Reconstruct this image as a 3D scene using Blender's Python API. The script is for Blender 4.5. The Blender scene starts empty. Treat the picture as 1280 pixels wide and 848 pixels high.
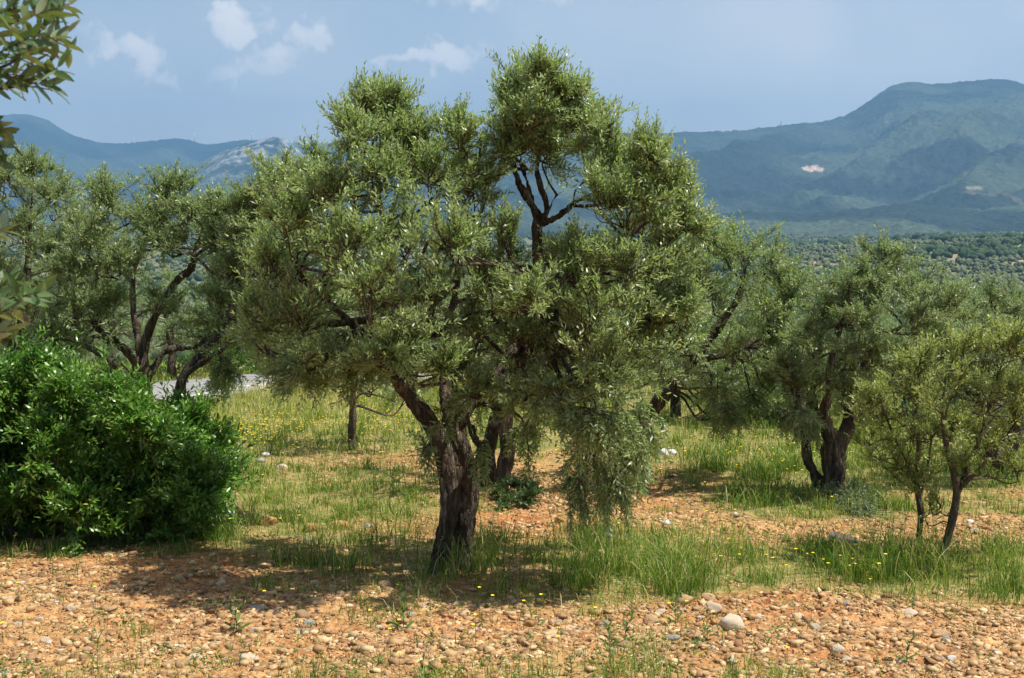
import bpy, bmesh, math, random
import numpy as np
from mathutils import Vector, noise as mnoise

RNG = np.random.default_rng(7)
random.seed(7)
SC = bpy.context.scene
COL = SC.collection

# ------------------------------------------------------------------ camera
F = 1545.0                       # focal length in photograph pixels (1280 wide)
PITCH = math.atan(154.0 / F)
CAMZ = 2.9
cp, sp = math.cos(PITCH), math.sin(PITCH)
cam = bpy.data.cameras.new('camera')
camo = bpy.data.objects.new('camera', cam)
COL.objects.link(camo)
camo.location = (0, 0, CAMZ)
camo.rotation_euler = (math.pi / 2 - PITCH, 0, 0)
cam.sensor_width = 36
cam.lens = 36 * F / 1280
cam.clip_start = 0.1
cam.clip_end = 60000
cam.dof.use_dof = True
cam.dof.focus_distance = 10.5
cam.dof.aperture_fstop = 9
SC.camera = camo


def P(px, py, d):
    """world point at forward distance d (y = d) seen at photo pixel (px, py)"""
    a = (px - 640.0) / F
    b = (424.0 - py) / F
    ry = cp + b * sp
    rz = -sp + b * cp
    t = d / ry
    return np.array([a * t, d, CAMZ + rz * t])


def proj(x, y, z):
    dz = z - CAMZ
    dep = y * cp - dz * sp
    up = y * sp + dz * cp
    dep = np.maximum(dep, 0.05)
    return 640 + F * x / dep, 424 - F * up / dep


# ------------------------------------------------------------------ numpy noise
_perm = np.random.default_rng(3).permutation(4096).astype(np.int64)
_g = np.random.default_rng(5).uniform(0, 2 * math.pi, 4096)
_gx, _gy = np.cos(_g), np.sin(_g)


def perlin(x, y, seed=0):
    xi = np.floor(x).astype(np.int64); yi = np.floor(y).astype(np.int64)
    xf = x - xi; yf = y - yi
    u = xf * xf * xf * (xf * (xf * 6 - 15) + 10)
    v = yf * yf * yf * (yf * (yf * 6 - 15) + 10)

    def g(ix, iy, fx, fy):
        h = _perm[(_perm[(ix + seed * 131) & 4095] + iy) & 4095]
        return _gx[h] * fx + _gy[h] * fy
    a = g(xi, yi, xf, yf); b = g(xi + 1, yi, xf - 1, yf)
    c = g(xi, yi + 1, xf, yf - 1); d = g(xi + 1, yi + 1, xf - 1, yf - 1)
    return (a + u * (b - a)) * (1 - v) + (c + u * (d - c)) * v


def fbm(x, y, oct=4, seed=0, gain=0.5, ridged=False):
    s = 0.0; amp = 1.0; tot = 0.0
    for o in range(oct):
        n = perlin(x, y, seed + o)
        if ridged:
            n = 0.5 - np.abs(n) * 1.6
        s = s + n * amp; tot += amp
        amp *= gain; x = x * 2.03 + 11.7; y = y * 2.03 - 5.1
    return s / tot


def sstep(a, b, x):
    t = np.clip((x - a) / (b - a), 0, 1)
    return t * t * (3 - 2 * t)


# ------------------------------------------------------------------ ground shape
_D = np.array([-400, -60, -10, 0, 6.7, 8.2, 9.8, 11.3, 13, 15, 19, 24, 30, 40, 60, 100, 200, 400, 900, 1500, 2500, 4000, 30000.])
_H = np.array([-8, 0.4, 1.3, 1.65, 2.5, 2.69, 2.90, 3.05, 3.22, 3.40, 3.72, 4.0, 4.27, 4.95, 8, 15, 26, 38, 50, 54, 56, 56, 56.])

# grass density (0-9) by photo position: rows every 20 px from y=480, columns every 80 px
GR = """
7777788777777777
8888997777777777
8889999888888888
8889999888888888
7777776676888888
8887644334677888
9998766433358888
9998866522258955
9998877621148876
9998775311122332
6787665556652223
2223555746867876
1111344547887888
1111333345775468
1112223344521124
1112222222210011
1222222121320111
2222112222432111
2232234443532211
3343344554543222
""".split()
GT = np.array([[int(c) for c in r] for r in GR], float)


def table(px, py, T):
    fx = np.clip(px / 80.0, 0, T.shape[1] - 1.001); fy = np.clip((py - 480) / 20.0, 0, T.shape[0] - 1.001)
    ix = fx.astype(int); iy = fy.astype(int); u = fx - ix; v = fy - iy
    return (T[iy, ix] * (1 - u) + T[iy, ix + 1] * u) * (1 - v) + (T[iy + 1, ix] * (1 - u) + T[iy + 1, ix + 1] * u) * v


def zbase(x, y):
    z = CAMZ - np.interp(y, _D, _H)
    far = sstep(150, 900, y)
    z = z + far * 7 * fbm(x / 260, y / 260, 3, 21)
    # hill with olive groves on the right of the valley
    z = z + 27 * np.exp(-(((x - 560) / 330) ** 2 + ((y - 1350) / 420) ** 2))
    z = z + 22 * np.exp(-(((x - 1250) / 500) ** 2 + ((y - 2500) / 500) ** 2))
    return z


def grassiness(x, y):
    zb = zbase(x, y)
    wob = 0.35 * fbm(x * 0.9, y * 0.9, 3, 40)
    px, py = proj(x + wob, y + wob * 1.2, zb)
    g = table(px, py, GT) / 9.0
    g = g + 0.45 * fbm(x * 1.7, y * 1.7, 3, 44)
    return np.clip(g, 0, 1)


def zground(x, y):
    x = np.asarray(x, float); y = np.asarray(y, float)
    z = zbase(x, y)
    near = 1 - sstep(25, 60, np.hypot(x, y))
    g = grassiness(x, y)
    d = 1 - sstep(0.25, 0.6, g)
    n = 0.10 * fbm(x * 0.35, y * 0.5, 3, 1) + 0.045 * fbm(x * 1.3, y * 1.6, 3, 2)
    clod = 0.10 * fbm(x * 3.3, y * 3.8, 5, 6, 0.62, True) + 0.012 * fbm(x * 22, y * 22, 3, 9, 0.6)
    return z + near * (n + clod * (0.25 + 0.75 * d) + 0.035 * (1 - d))


def hit(px, py):
    """ground point seen at a photo pixel"""
    ds = np.geomspace(4, 60, 500)
    a = (px - 640.0) / F; b = (424.0 - py) / F
    ry = cp + b * sp; rz = -sp + b * cp
    t = ds / ry
    z = CAMZ + rz * t
    zg = zbase(a * t, ds)
    k = int(np.argmax(z < zg))
    if k == 0:
        k = len(ds) - 1
    return a * t[k], ds[k]


# ------------------------------------------------------------------ mesh helpers
def mk_mesh(name, verts, polys, attrs=None, mats=None, matidx=None, smooth=False):
    """polys: list of int arrays (n,k)"""
    me = bpy.data.meshes.new(name)
    verts = np.ascontiguousarray(verts, np.float32)
    me.vertices.add(len(verts))
    me.vertices.foreach_set('co', verts.ravel())
    polys = [p for p in polys if len(p)]
    loops = np.concatenate([p.ravel() for p in polys]).astype(np.int32)
    tot = np.concatenate([np.full(len(p), p.shape[1]) for p in polys]).astype(np.int32)
    start = np.concatenate([[0], np.cumsum(tot)[:-1]]).astype(np.int32)
    me.loops.add(len(loops)); me.loops.foreach_set('vertex_index', loops)
    me.polygons.add(len(tot))
    me.polygons.foreach_set('loop_start', start)
    me.polygons.foreach_set('loop_total', tot)
    if matidx is not None:
        me.polygons.foreach_set('material_index', np.concatenate(matidx).astype(np.int32))
    if smooth:
        me.polygons.foreach_set('use_smooth', np.ones(len(tot), bool))
    for k, a in (attrs or {}).items():
        a = np.asarray(a, np.float32)
        if a.ndim == 1:
            at = me.attributes.new(k, 'FLOAT', 'POINT'); at.data.foreach_set('value', a)
        else:
            at = me.attributes.new(k, 'FLOAT_COLOR', 'POINT')
            at.data.foreach_set('color', np.concatenate([a, np.ones((len(a), 1), np.float32)], 1).ravel())
    for m in (mats or []):
        me.materials.append(m)
    me.update(calc_edges=True)
    return me


def link(name, me, parent=None, loc=None, **props):
    o = bpy.data.objects.new(name, me)
    COL.objects.link(o)
    if parent is not None:
        o.parent = parent
    if loc is not None:
        o.location = loc
    for k, v in props.items():
        o[k] = v
    return o


def thing(name, label, cat, loc, group=None):
    o = bpy.data.objects.new(name, None)
    o.empty_display_size = 0.3
    COL.objects.link(o)
    o.location = loc
    o['label'] = label; o['category'] = cat
    if group:
        o['group'] = group
    return o


def unit(v):
    return v / np.maximum(np.linalg.norm(v, axis=-1, keepdims=True), 1e-9)


def resample(poly, rad, n):
    """smooth a control polyline (Catmull-Rom) to n points"""
    poly = np.asarray(poly, float); rad = np.asarray(rad, float)
    m = len(poly)
    P0 = np.vstack([2 * poly[0] - poly[1], poly, 2 * poly[-1] - poly[-2]])
    t = np.linspace(0, m - 1 - 1e-6, n); i = t.astype(int); f = (t - i)[:, None]
    a, b, c, d = P0[i], P0[i + 1], P0[i + 2], P0[i + 3]
    pts = 0.5 * ((2 * b) + (c - a) * f + (2 * a - 5 * b + 4 * c - d) * f ** 2 + (3 * b - a - 3 * c + d) * f ** 3)
    return pts, np.interp(t, np.arange(m), rad)


def tube(pts, rad, sides=10, wob=0.0, seed=0, cap=True):
    pts = np.asarray(pts, float); n = len(pts)
    tan = np.gradient(pts, axis=0); tan = unit(tan)
    u = np.cross(tan[0], [0.3, 1, 0.2]); u = u / np.linalg.norm(u)
    V = np.zeros((n, sides, 3))
    th = np.linspace(0, 2 * math.pi, sides, endpoint=False)
    for i in range(n):
        u = u - tan[i] * np.dot(u, tan[i]); u = u / max(np.linalg.norm(u), 1e-9)
        v = np.cross(tan[i], u)
        rr = rad[i] * (1 + wob * (np.sin(3 * th + i * 0.23 + seed) * 0.5 + np.sin(5 * th - i * 0.31 + seed * 2) * 0.35
                                  + 0.4 * math.sin(i * 0.8 + seed)))
        V[i] = pts[i] + np.outer(np.cos(th) * rr, u) + np.outer(np.sin(th) * rr, v)
    V = V.reshape(-1, 3)
    I = np.arange(n - 1)[:, None] * sides; J = np.arange(sides)[None, :]; K = (J + 1) % sides
    Q = np.stack([I + J, I + K, I + sides + K, I + sides + J], -1).reshape(-1, 4)
    T = np.zeros((0, 3), int)
    if cap:
        V = np.vstack([V, pts[0], pts[-1]])
        a, b = n * sides, n * sides + 1
        j = np.arange(sides); k = (j + 1) % sides; o = (n - 1) * sides
        T = np.vstack([np.stack([k, j, np.full(sides, a)], 1), np.stack([o + j, o + k, np.full(sides, b)], 1)])
    return V, Q, T


def join_tubes(tubes):
    Vs, Qs, Ts = [], [], []; off = 0
    for V, Q, T in tubes:
        Vs.append(V); Qs.append(Q + off); Ts.append(T + off); off += len(V)
    return np.vstack(Vs), np.vstack(Qs), np.vstack(Ts)


def thin_tubes(A, B, r0, r1, mid=None):
    """vectorised 3-sided twigs from A to B (optional mid point)"""
    n = len(A)
    ax = unit(B - A)
    ref = np.where(np.abs(ax[:, 2:3]) > 0.8, np.array([[1., 0, 0]]), np.array([[0, 0, 1.]]))
    u = unit(np.cross(ax, ref)); v = np.cross(ax, u)
    rings = [A] + ([mid] if mid is not None else []) + [B]
    rs = np.linspace(0, 1, len(rings))
    V = np.zeros((n, len(rings) * 3, 3))
    for k, (c, t) in enumerate(zip(rings, rs)):
        r = (r0 + (r1 - r0) * t)
        r = np.broadcast_to(np.asarray(r, float), (n,))[:, None]
        for j in range(3):
            a = j * 2 * math.pi / 3
            V[:, k * 3 + j] = c + r * (math.cos(a) * u + math.sin(a) * v)
    q = []
    for k in range(len(rings) - 1):
        for j in range(3):
            j2 = (j + 1) % 3
            q.append([k * 3 + j, k * 3 + j2, k * 3 + 3 + j2, k * 3 + 3 + j])
    q = np.array(q)
    base = (np.arange(n) * len(rings) * 3)[:, None, None]
    return V.reshape(-1, 3), (q[None] + base).reshape(-1, 4)


def leaf_geo(b, d, nrm, L, W, bend, simple=False):
    """b,d,nrm (N,3); six-vertex lanceolate blades with a curl, or four-vertex ones"""
    n = len(b)
    s = unit(np.cross(d, nrm)); nn = np.cross(s, d)
    L = L[:, None]; W = W[:, None]; bend = bend[:, None]
    if simple:
        V = np.stack([b, b + d * L * .45 + s * W * .5 + nn * bend * L * .1, b + d * L, b + d * L * .45 - s * W * .5 + nn * bend * L * .1], 1)
        q = np.array([[0, 1, 2, 3]]) + (np.arange(n) * 4)[:, None]
        return V.reshape(-1, 3), q, np.zeros((0, 3), int), 4
    V = np.stack([b,
                  b + d * L * .30 + s * W * .47 + nn * bend * L * .12, b + d * L * .30 - s * W * .47 + nn * bend * L * .12,
                  b + d * L * .70 + s * W * .42 + nn * bend * L * .12, b + d * L * .70 - s * W * .42 + nn * bend * L * .12,
                  b + d * L - nn * bend * L * .06], 1)
    base = (np.arange(n) * 6)[:, None]
    q = np.array([[1, 3, 4, 2]]) + base
    t = np.concatenate([np.array([[0, 1, 2]]) + base, np.array([[3, 5, 4]]) + base])
    return V.reshape(-1, 3), q, t, 6


# ------------------------------------------------------------------ materials
def new_mat(name):
    m = bpy.data.materials.new(name); m.use_nodes = True
    nt = m.node_tree; nt.nodes.clear()
    return m, nt, nt.nodes, nt.links


def N(nodes, t, **kw):
    n = nodes.new(t)
    for k, v in kw.items():
        if k in ('inputs',):
            for i, val in v.items():
                n.inputs[i].default_value = val
        else:
            setattr(n, k, v)
    return n


def ramp(nodes, stops, interp='LINEAR'):
    r = nodes.new('ShaderNodeValToRGB'); cr = r.color_ramp; cr.interpolation = interp
    while len(cr.elements) < len(stops):
        cr.elements.new(0.5)
    for e, (p, c) in zip(cr.elements, stops):
        e.position = p; e.color = (*c, 1)
    return r


def leaf_mat(name, top, bottom, rough=0.42, transl=0.25, tcol=(0.25, 0.35, 0.05), spec=0.5):
    m, nt, nd, lk = new_mat(name)
    at = N(nd, 'ShaderNodeAttribute', attribute_name='rnd')
    rt = ramp(nd, top); rb = ramp(nd, bottom)
    lk.new(at.outputs['Fac'], rt.inputs[0]); lk.new(at.outputs['Fac'], rb.inputs[0])
    geo = N(nd, 'ShaderNodeNewGeometry')
    mx = N(nd, 'ShaderNodeMix', data_type='RGBA')
    lk.new(geo.outputs['Backfacing'], mx.inputs[0])
    lk.new(rt.outputs[0], mx.inputs[6]); lk.new(rb.outputs[0], mx.inputs[7])
    p = N(nd, 'ShaderNodeBsdfPrincipled')
    p.inputs['Roughness'].default_value = rough
    p.inputs['Specular IOR Level'].default_value = spec
    lk.new(mx.outputs[2], p.inputs['Base Color'])
    tr = N(nd, 'ShaderNodeBsdfTranslucent')
    tr.inputs[0].default_value = (*tcol, 1)
    ms = N(nd, 'ShaderNodeMixShader'); ms.inputs[0].default_value = transl
    lk.new(p.outputs[0], ms.inputs[1]); lk.new(tr.outputs[0], ms.inputs[2])
    out = N(nd, 'ShaderNodeOutputMaterial'); lk.new(ms.outputs[0], out.inputs[0])
    return m


def bark_mat(name, c1, c2, c3, scale=1.0):
    m, nt, nd, lk = new_mat(name)
    tc = N(nd, 'ShaderNodeTexCoord')
    mp = N(nd, 'ShaderNodeMapping'); mp.inputs['Scale'].default_value = (22 * scale, 22 * scale, 5 * scale)
    lk.new(tc.outputs['Object'], mp.inputs[0])
    n1 = N(nd, 'ShaderNodeTexNoise'); n1.inputs['Scale'].default_value = 1.0; n1.inputs['Detail'].default_value = 8; n1.inputs['Roughness'].default_value = .65
    n1.inputs['Distortion'].default_value = 0.6
    vo = N(nd, 'ShaderNodeTexVoronoi', feature='DISTANCE_TO_EDGE'); vo.inputs['Scale'].default_value = 1.6
    n2 = N(nd, 'ShaderNodeTexNoise'); n2.inputs['Scale'].default_value = 4.0; n2.inputs['Detail'].default_value = 4
    lk.new(mp.outputs[0], n1.inputs['Vector']); lk.new(mp.outputs[0], vo.inputs['Vector']); lk.new(tc.outputs['Object'], n2.inputs['Vector'])
    r = ramp(nd, [(0.3, c1), (0.52, c2), (0.75, c3)])
    lk.new(n1.outputs[0], r.inputs[0])
    r2 = ramp(nd, [(0.42, (0.75, 0.75, 0.75)), (0.62, (1.35, 1.3, 1.2))])
    lk.new(n2.outputs[0], r2.inputs[0])
    mul = N(nd, 'ShaderNodeMix', data_type='RGBA', blend_type='MULTIPLY'); mul.inputs[0].default_value = 1
    lk.new(r.outputs[0], mul.inputs[6]); lk.new(r2.outputs[0], mul.inputs[7])
    rv = ramp(nd, [(0.0, (0, 0, 0)), (0.12, (1, 1, 1))]); lk.new(vo.outputs['Distance'], rv.inputs[0])
    add = N(nd, 'ShaderNodeMath', operation='ADD')
    lk.new(n1.outputs[0], add.inputs[0])
    mm = N(nd, 'ShaderNodeMath', operation='MULTIPLY'); mm.inputs[1].default_value = .35
    lk.new(rv.outputs[0], mm.inputs[0]); lk.new(mm.outputs[0], add.inputs[1])
    bp = N(nd, 'ShaderNodeBump'); bp.inputs['Strength'].default_value = 1.0; bp.inputs['Distance'].default_value = 0.035
    lk.new(add.outputs[0], bp.inputs['Height'])
    p = N(nd, 'ShaderNodeBsdfPrincipled'); p.inputs['Roughness'].default_value = .9; p.inputs['Specular IOR Level'].default_value = .2
    lk.new(mul.outputs[2], p.inputs['Base Color']); lk.new(bp.outputs[0], p.inputs['Normal'])
    out = N(nd, 'ShaderNodeOutputMaterial'); lk.new(p.outputs[0], out.inputs[0])
    return m


def attr_mat(name, stops, rough=0.9, spec=0.2, bump=None, transl=0.0, tcol=(.3, .4, .08), attr='rnd', mult=None):
    m, nt, nd, lk = new_mat(name)
    at = N(nd, 'ShaderNodeAttribute', attribute_name=attr)
    p = N(nd, 'ShaderNodeBsdfPrincipled'); p.inputs['Roughness'].default_value = rough; p.inputs['Specular IOR Level'].default_value = spec
    if stops:
        r = ramp(nd, stops); lk.new(at.outputs['Fac'], r.inputs[0]); colout = r.outputs[0]
    else:
        colout = at.outputs['Color']
    if mult:
        tc = N(nd, 'ShaderNodeTexCoord')
        nn = N(nd, 'ShaderNodeTexNoise'); nn.inputs['Scale'].default_value = mult[0]; nn.inputs['Detail'].default_value = 5
        lk.new(tc.outputs['Object'], nn.inputs['Vector'])
        r2 = ramp(nd, [(0.35, (mult[1],) * 3), (0.65, (mult[2],) * 3)]); lk.new(nn.outputs[0], r2.inputs[0])
        mul = N(nd, 'ShaderNodeMix', data_type='RGBA', blend_type='MULTIPLY'); mul.inputs[0].default_value = 1
        lk.new(colout, mul.inputs[6]); lk.new(r2.outputs[0], mul.inputs[7]); colout = mul.outputs[2]
    lk.new(colout, p.inputs['Base Color'])
    if bump:
        tc = N(nd, 'ShaderNodeTexCoord')
        nn = N(nd, 'ShaderNodeTexNoise'); nn.inputs['Scale'].default_value = bump[0]; nn.inputs['Detail'].default_value = 6
        lk.new(tc.outputs['Object'], nn.inputs['Vector'])
        bp = N(nd, 'ShaderNodeBump'); bp.inputs['Strength'].default_value = 1; bp.inputs['Distance'].default_value = bump[1]
        lk.new(nn.outputs[0], bp.inputs['Height']); lk.new(bp.outputs[0], p.inputs['Normal'])
    out = N(nd, 'ShaderNodeOutputMaterial')
    if transl > 0:
        tr = N(nd, 'ShaderNodeBsdfTranslucent'); lk.new(colout, tr.inputs[0])
        ms = N(nd, 'ShaderNodeMixShader'); ms.inputs[0].default_value = transl
        lk.new(p.outputs[0], ms.inputs[1]); lk.new(tr.outputs[0], ms.inputs[2]); lk.new(ms.outputs[0], out.inputs[0])
    else:
        lk.new(p.outputs[0], out.inputs[0])
    return m


def flat_mat(name, c, rough=.6, spec=.3):
    m, nt, nd, lk = new_mat(name)
    tc = N(nd, 'ShaderNodeTexCoord')
    nn = N(nd, 'ShaderNodeTexNoise'); nn.inputs['Scale'].default_value = 6; nn.inputs['Detail'].default_value = 3
    lk.new(tc.outputs['Object'], nn.inputs['Vector'])
    r = ramp(nd, [(.3, tuple(v * .85 for v in c)), (.7, tuple(min(1, v * 1.12) for v in c))]); lk.new(nn.outputs[0], r.inputs[0])
    p = N(nd, 'ShaderNodeBsdfPrincipled'); p.inputs['Roughness'].default_value = rough; p.inputs['Specular IOR Level'].default_value = spec
    lk.new(r.outputs[0], p.inputs['Base Color'])
    out = N(nd, 'ShaderNodeOutputMaterial'); lk.new(p.outputs[0], out.inputs[0])
    return m


M = {}
M['olive'] = leaf_mat('olive_leaf',
                      [(0, (.085, .128, .044)), (.45, (.185, .245, .090)), (.8, (.37, .42, .20)), (.975, (.44, .46, .22)), (1, (.55, .36, .07))],
                      [(0, (.26, .30, .18)), (.6, (.35, .385, .24)), (1, (.42, .45, .28))], rough=.38, transl=.36, tcol=(.40, .57, .12), spec=.55)
M['olive_far'] = leaf_mat('olive_leaf_grey',
                          [(0, (.10, .145, .055)), (.5, (.195, .25, .105)), (1, (.37, .42, .21))],
                          [(0, (.20, .235, .15)), (.6, (.28, .32, .215)), (1, (.37, .40, .27))], rough=.42, transl=.34, tcol=(.38, .53, .13), spec=.5)
M['sapling'] = leaf_mat('young_olive_leaf',
                        [(0, (.15, .18, .05)), (.5, (.22, .25, .075)), (1, (.33, .34, .12))],
                        [(0, (.21, .24, .12)), (.6, (.29, .32, .17)), (1, (.38, .39, .22))], rough=.40, transl=.36, tcol=(.50, .62, .10), spec=.5)
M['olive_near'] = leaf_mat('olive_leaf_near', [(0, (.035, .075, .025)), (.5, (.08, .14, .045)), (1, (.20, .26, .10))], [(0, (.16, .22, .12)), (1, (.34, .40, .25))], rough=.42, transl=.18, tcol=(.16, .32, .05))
M['bush'] = leaf_mat('bush_leaf',
                     [(0, (.040, .105, .012)), (.45, (.095, .21, .022)), (.85, (.22, .36, .05)), (1, (.36, .32, .06))],
                     [(0, (.05, .12, .025)), (1, (.10, .19, .045))], rough=.34, transl=.25, tcol=(.16, .42, .03), spec=.5)
M['sage'] = leaf_mat('sage_leaf', [(0, (.12, .16, .08)), (1, (.24, .28, .15))], [(0, (.15, .2, .1)), (1, (.28, .32, .2))], rough=.7, transl=.2)
M['darkshrub'] = leaf_mat('dark_shrub_leaf', [(0, (.03, .07, .02)), (1, (.08, .14, .035))], [(0, (.05, .1, .03)), (1, (.1, .16, .05))], rough=.5, transl=.2)
M['bark'] = bark_mat('olive_bark', (.028, .020, .014), (.105, .082, .060), (.33, .29, .23))
M['bark_thin'] = bark_mat('young_bark', (.07, .05, .035), (.16, .125, .09), (.30, .25, .19), 2.0)
M['twig'] = bark_mat('twig_bark', (.10, .075, .045), (.19, .14, .085), (.30, .24, .15), 3.0)
M['greenstem'] = flat_mat('green_stem', (.12, .14, .04))
M['grass'] = attr_mat('grass_blades', [(0, (.045, .12, .012)), (.3, (.11, .235, .020)), (.55, (.25, .36, .038)), (.75, (.44, .44, .08)), (.9, (.58, .50, .18)), (1, (.68, .58, .33))],
                      rough=.55, spec=.35, transl=.38)
M['herb'] = attr_mat('herb_leaves', [(0, (.04, .10, .015)), (.6, (.085, .17, .022)), (1, (.16, .22, .04))], rough=.55, spec=.3, transl=.3)
M['petal'] = flat_mat('yellow_petal', (.85, .66, .02), .6)
STONE = [(0, (.24, .125, .055)), (.3, (.42, .255, .12)), (.6, (.56, .39, .20)), (.82, (.66, .50, .29)), (.93, (.44, .41, .37)), (1, (.66, .63, .57))]
M['gravel'] = attr_mat('gravel_stones', STONE, rough=.9, spec=.25, mult=(40, .8, 1.15))


def rock_mat(name, c, c2):
    m, nt, nd, lk = new_mat(name)
    tc = N(nd, 'ShaderNodeTexCoord')
    nn = N(nd, 'ShaderNodeTexNoise'); nn.inputs['Scale'].default_value = 18; nn.inputs['Detail'].default_value = 8; nn.inputs['Roughness'].default_value = .65
    lk.new(tc.outputs['Object'], nn.inputs['Vector'])
    r = ramp(nd, [(.3, tuple(v * .6 for v in c)), (.5, c), (.68, c2)]); lk.new(nn.outputs[0], r.inputs[0])
    bp = N(nd, 'ShaderNodeBump'); bp.inputs['Strength'].default_value = .9; bp.inputs['Distance'].default_value = .008
    lk.new(nn.outputs[0], bp.inputs['Height'])
    p = N(nd, 'ShaderNodeBsdfPrincipled'); p.inputs['Roughness'].default_value = .88; p.inputs['Specular IOR Level'].default_value = .25
    lk.new(r.outputs[0], p.inputs['Base Color']); lk.new(bp.outputs[0], p.inputs['Normal'])
    out = N(nd, 'ShaderNodeOutputMaterial'); lk.new(p.outputs[0], out.inputs[0])
    return m


M['r_cream'] = rock_mat('cream_stone', (.56, .45, .32), (.70, .61, .48))
M['r_tan'] = rock_mat('tan_stone', (.47, .30, .155), (.56, .41, .24))
M['r_orange'] = rock_mat('orange_clod', (.46, .235, .09), (.56, .32, .14))
M['r_grey'] = rock_mat('grey_stone', (.33, .31, .28), (.46, .43, .39))
M['r_white'] = rock_mat('white_stone', (.70, .68, .64), (.8, .78, .74))
M['r_brown'] = rock_mat('brown_stone', (.34, .22, .11), (.46, .33, .19))


# ------------------------------------------------------------------ the ground sheet
def build_ground():
    # azimuth columns: fine inside the view, coarse elsewhere
    fine = np.linspace(-29, 29, 821)
    coarse = np.linspace(29, 331, 80)[1:-1]
    az = np.radians(np.concatenate([fine, coarse]))
    r = np.concatenate([np.linspace(.5, 5, 10), np.geomspace(5.3, 24, 430), np.geomspace(24.3, 200, 150), np.geomspace(206, 14000, 150)])
    A, R = np.meshgrid(az, r)
    X = R * np.sin(A); Y = R * np.cos(A)
    Z = zground(X, Y)
    g = grassiness(X, Y)
    na, nr = len(az), len(r)
    V = np.stack([X, Y, Z], -1).reshape(-1, 3)
    V = np.vstack([V, [[0, 0, float(zground(0., 0.))]]])
    I = np.arange(nr - 1)[:, None] * na; J = np.arange(na)[None, :]; K = (J + 1) % na
    Q = np.stack([I + J, I + na + J, I + na + K, I + K], -1).reshape(-1, 4)
    j = np.arange(na); T = np.stack([np.full(na, nr * na), j, (j + 1) % na], 1)
    gg = np.append(g.ravel(), .5)
    # far colours: fields, scrub and bare patches of the valley
    x = V[:, 0]; y = V[:, 1]
    far = sstep(60, 160, np.hypot(x, y))
    n1 = fbm(x / 120, y / 160, 4, 60); n2 = fbm(x / 35, y / 45, 4, 70); n3 = fbm(x / 400, y / 500, 3, 75)
    scrub = np.array([.105, .125, .05]); olive = np.array([.15, .15, .08]); earth = np.array([.25, .19, .11]); straw = np.array([.30, .27, .12])
    c = scrub + (olive - scrub) * sstep(-.1, .2, n2)[:, None]
    c = c + (straw - c) * (sstep(.08, .2, n1) * .7)[:, None]
    c = c + (earth - c) * (sstep(.16, .24, n1 * .6 + n2 * .6) * .9)[:, None]
    px, py = proj(x, y, V[:, 2])

    def patch(c, cx, cy, rx, ry, colr, p=2):
        gx, gy = CX(cx, cy)
        sx = rx / F * gy
        k = np.clip(1.3 - np.sqrt(((x - gx) / sx) ** 2 + ((y - gy) / ry) ** 2 + .3 * n2), 0, .4) / .4
        return c + (np.array(colr) - c) * k[:, None]

    def CX(cx, cy):
        ds = np.geomspace(150, 6000, 600)
        t = ds; a = (cx - 640) / F
        zz = CAMZ - (cy - 270) / F * ds
        k = int(np.argmax(zz < zbase(a * t, ds)))
        return a * ds[k], ds[k]
    c = patch(c, 966, 291, 40, 160, (.42, .48, .06))
    c = patch(c, 1010, 351, 38, 30, (.46, .31, .17))
    c = patch(c, 1135, 287, 34, 90, (.50, .37, .24))
    c = patch(c, 1255, 322, 26, 60, (.50, .37, .25))
    c = patch(c, 1010, 330, 26, 40, (.38, .27, .16))
    me = mk_mesh('ground', V, [Q, T], attrs={'g': gg, 'far': far, 'col': c}, smooth=True)
    m, nt, nd, lk = new_mat('soil')
    tc = N(nd, 'ShaderNodeTexCoord')
    a = N(nd, 'ShaderNodeTexNoise'); a.inputs['Scale'].default_value = 9; a.inputs['Detail'].default_value = 9; a.inputs['Roughness'].default_value = .68
    b = N(nd, 'ShaderNodeTexNoise'); b.inputs['Scale'].default_value = .45; b.inputs['Detail'].default_value = 5
    vo = N(nd, 'ShaderNodeTexVoronoi'); vo.inputs['Scale'].default_value = 38
    for q in (a, b, vo):
        lk.new(tc.outputs['Object'], q.inputs['Vector'])
    r1 = ramp(nd, [(.34, (.20, .095, .040)), (.48, (.40, .225, .10)), (.64, (.56, .37, .18))])
    lk.new(a.outputs[0], r1.inputs[0])
    r2 = ramp(nd, [(.36, (.92, .72, .60)), (.62, (1.08, 1.06, 1.0))]); lk.new(b.outputs[0], r2.inputs[0])
    mu = N(nd, 'ShaderNodeMix', data_type='RGBA', blend_type='MULTIPLY'); mu.inputs[0].default_value = 1
    lk.new(r1.outputs[0], mu.inputs[6]); lk.new(r2.outputs[0], mu.inputs[7])
    r3 = ramp(nd, [(.0, (.75, .72, .7)), (1, (1.2, 1.18, 1.15))]); lk.new(vo.outputs['Color'], r3.inputs[0])
    mu2 = N(nd, 'ShaderNodeMix', data_type='RGBA', blend_type='MULTIPLY'); mu2.inputs[0].default_value = .8
    lk.new(mu.outputs[2], mu2.inputs[6]); lk.new(r3.outputs[0], mu2.inputs[7])
    # thatch under the grass
    ag = N(nd, 'ShaderNodeAttribute', attribute_name='g')
    rg = ramp(nd, [(.25, (0, 0, 0)), (.75, (1, 1, 1))]); lk.new(ag.outputs['Fac'], rg.inputs[0])
    rt = ramp(nd, [(.35, (.12, .135, .030)), (.5, (.22, .20, .06)), (.65, (.38, .29, .12))]); lk.new(a.outputs[0], rt.inputs[0])
    mg = N(nd, 'ShaderNodeMix', data_type='RGBA'); lk.new(rg.outputs[0], mg.inputs[0]); lk.new(mu2.outputs[2], mg.inputs[6]); lk.new(rt.outputs[0], mg.inputs[7])
    af = N(nd, 'ShaderNodeAttribute', attribute_name='far'); ac = N(nd, 'ShaderNodeAttribute', attribute_name='col')
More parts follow.
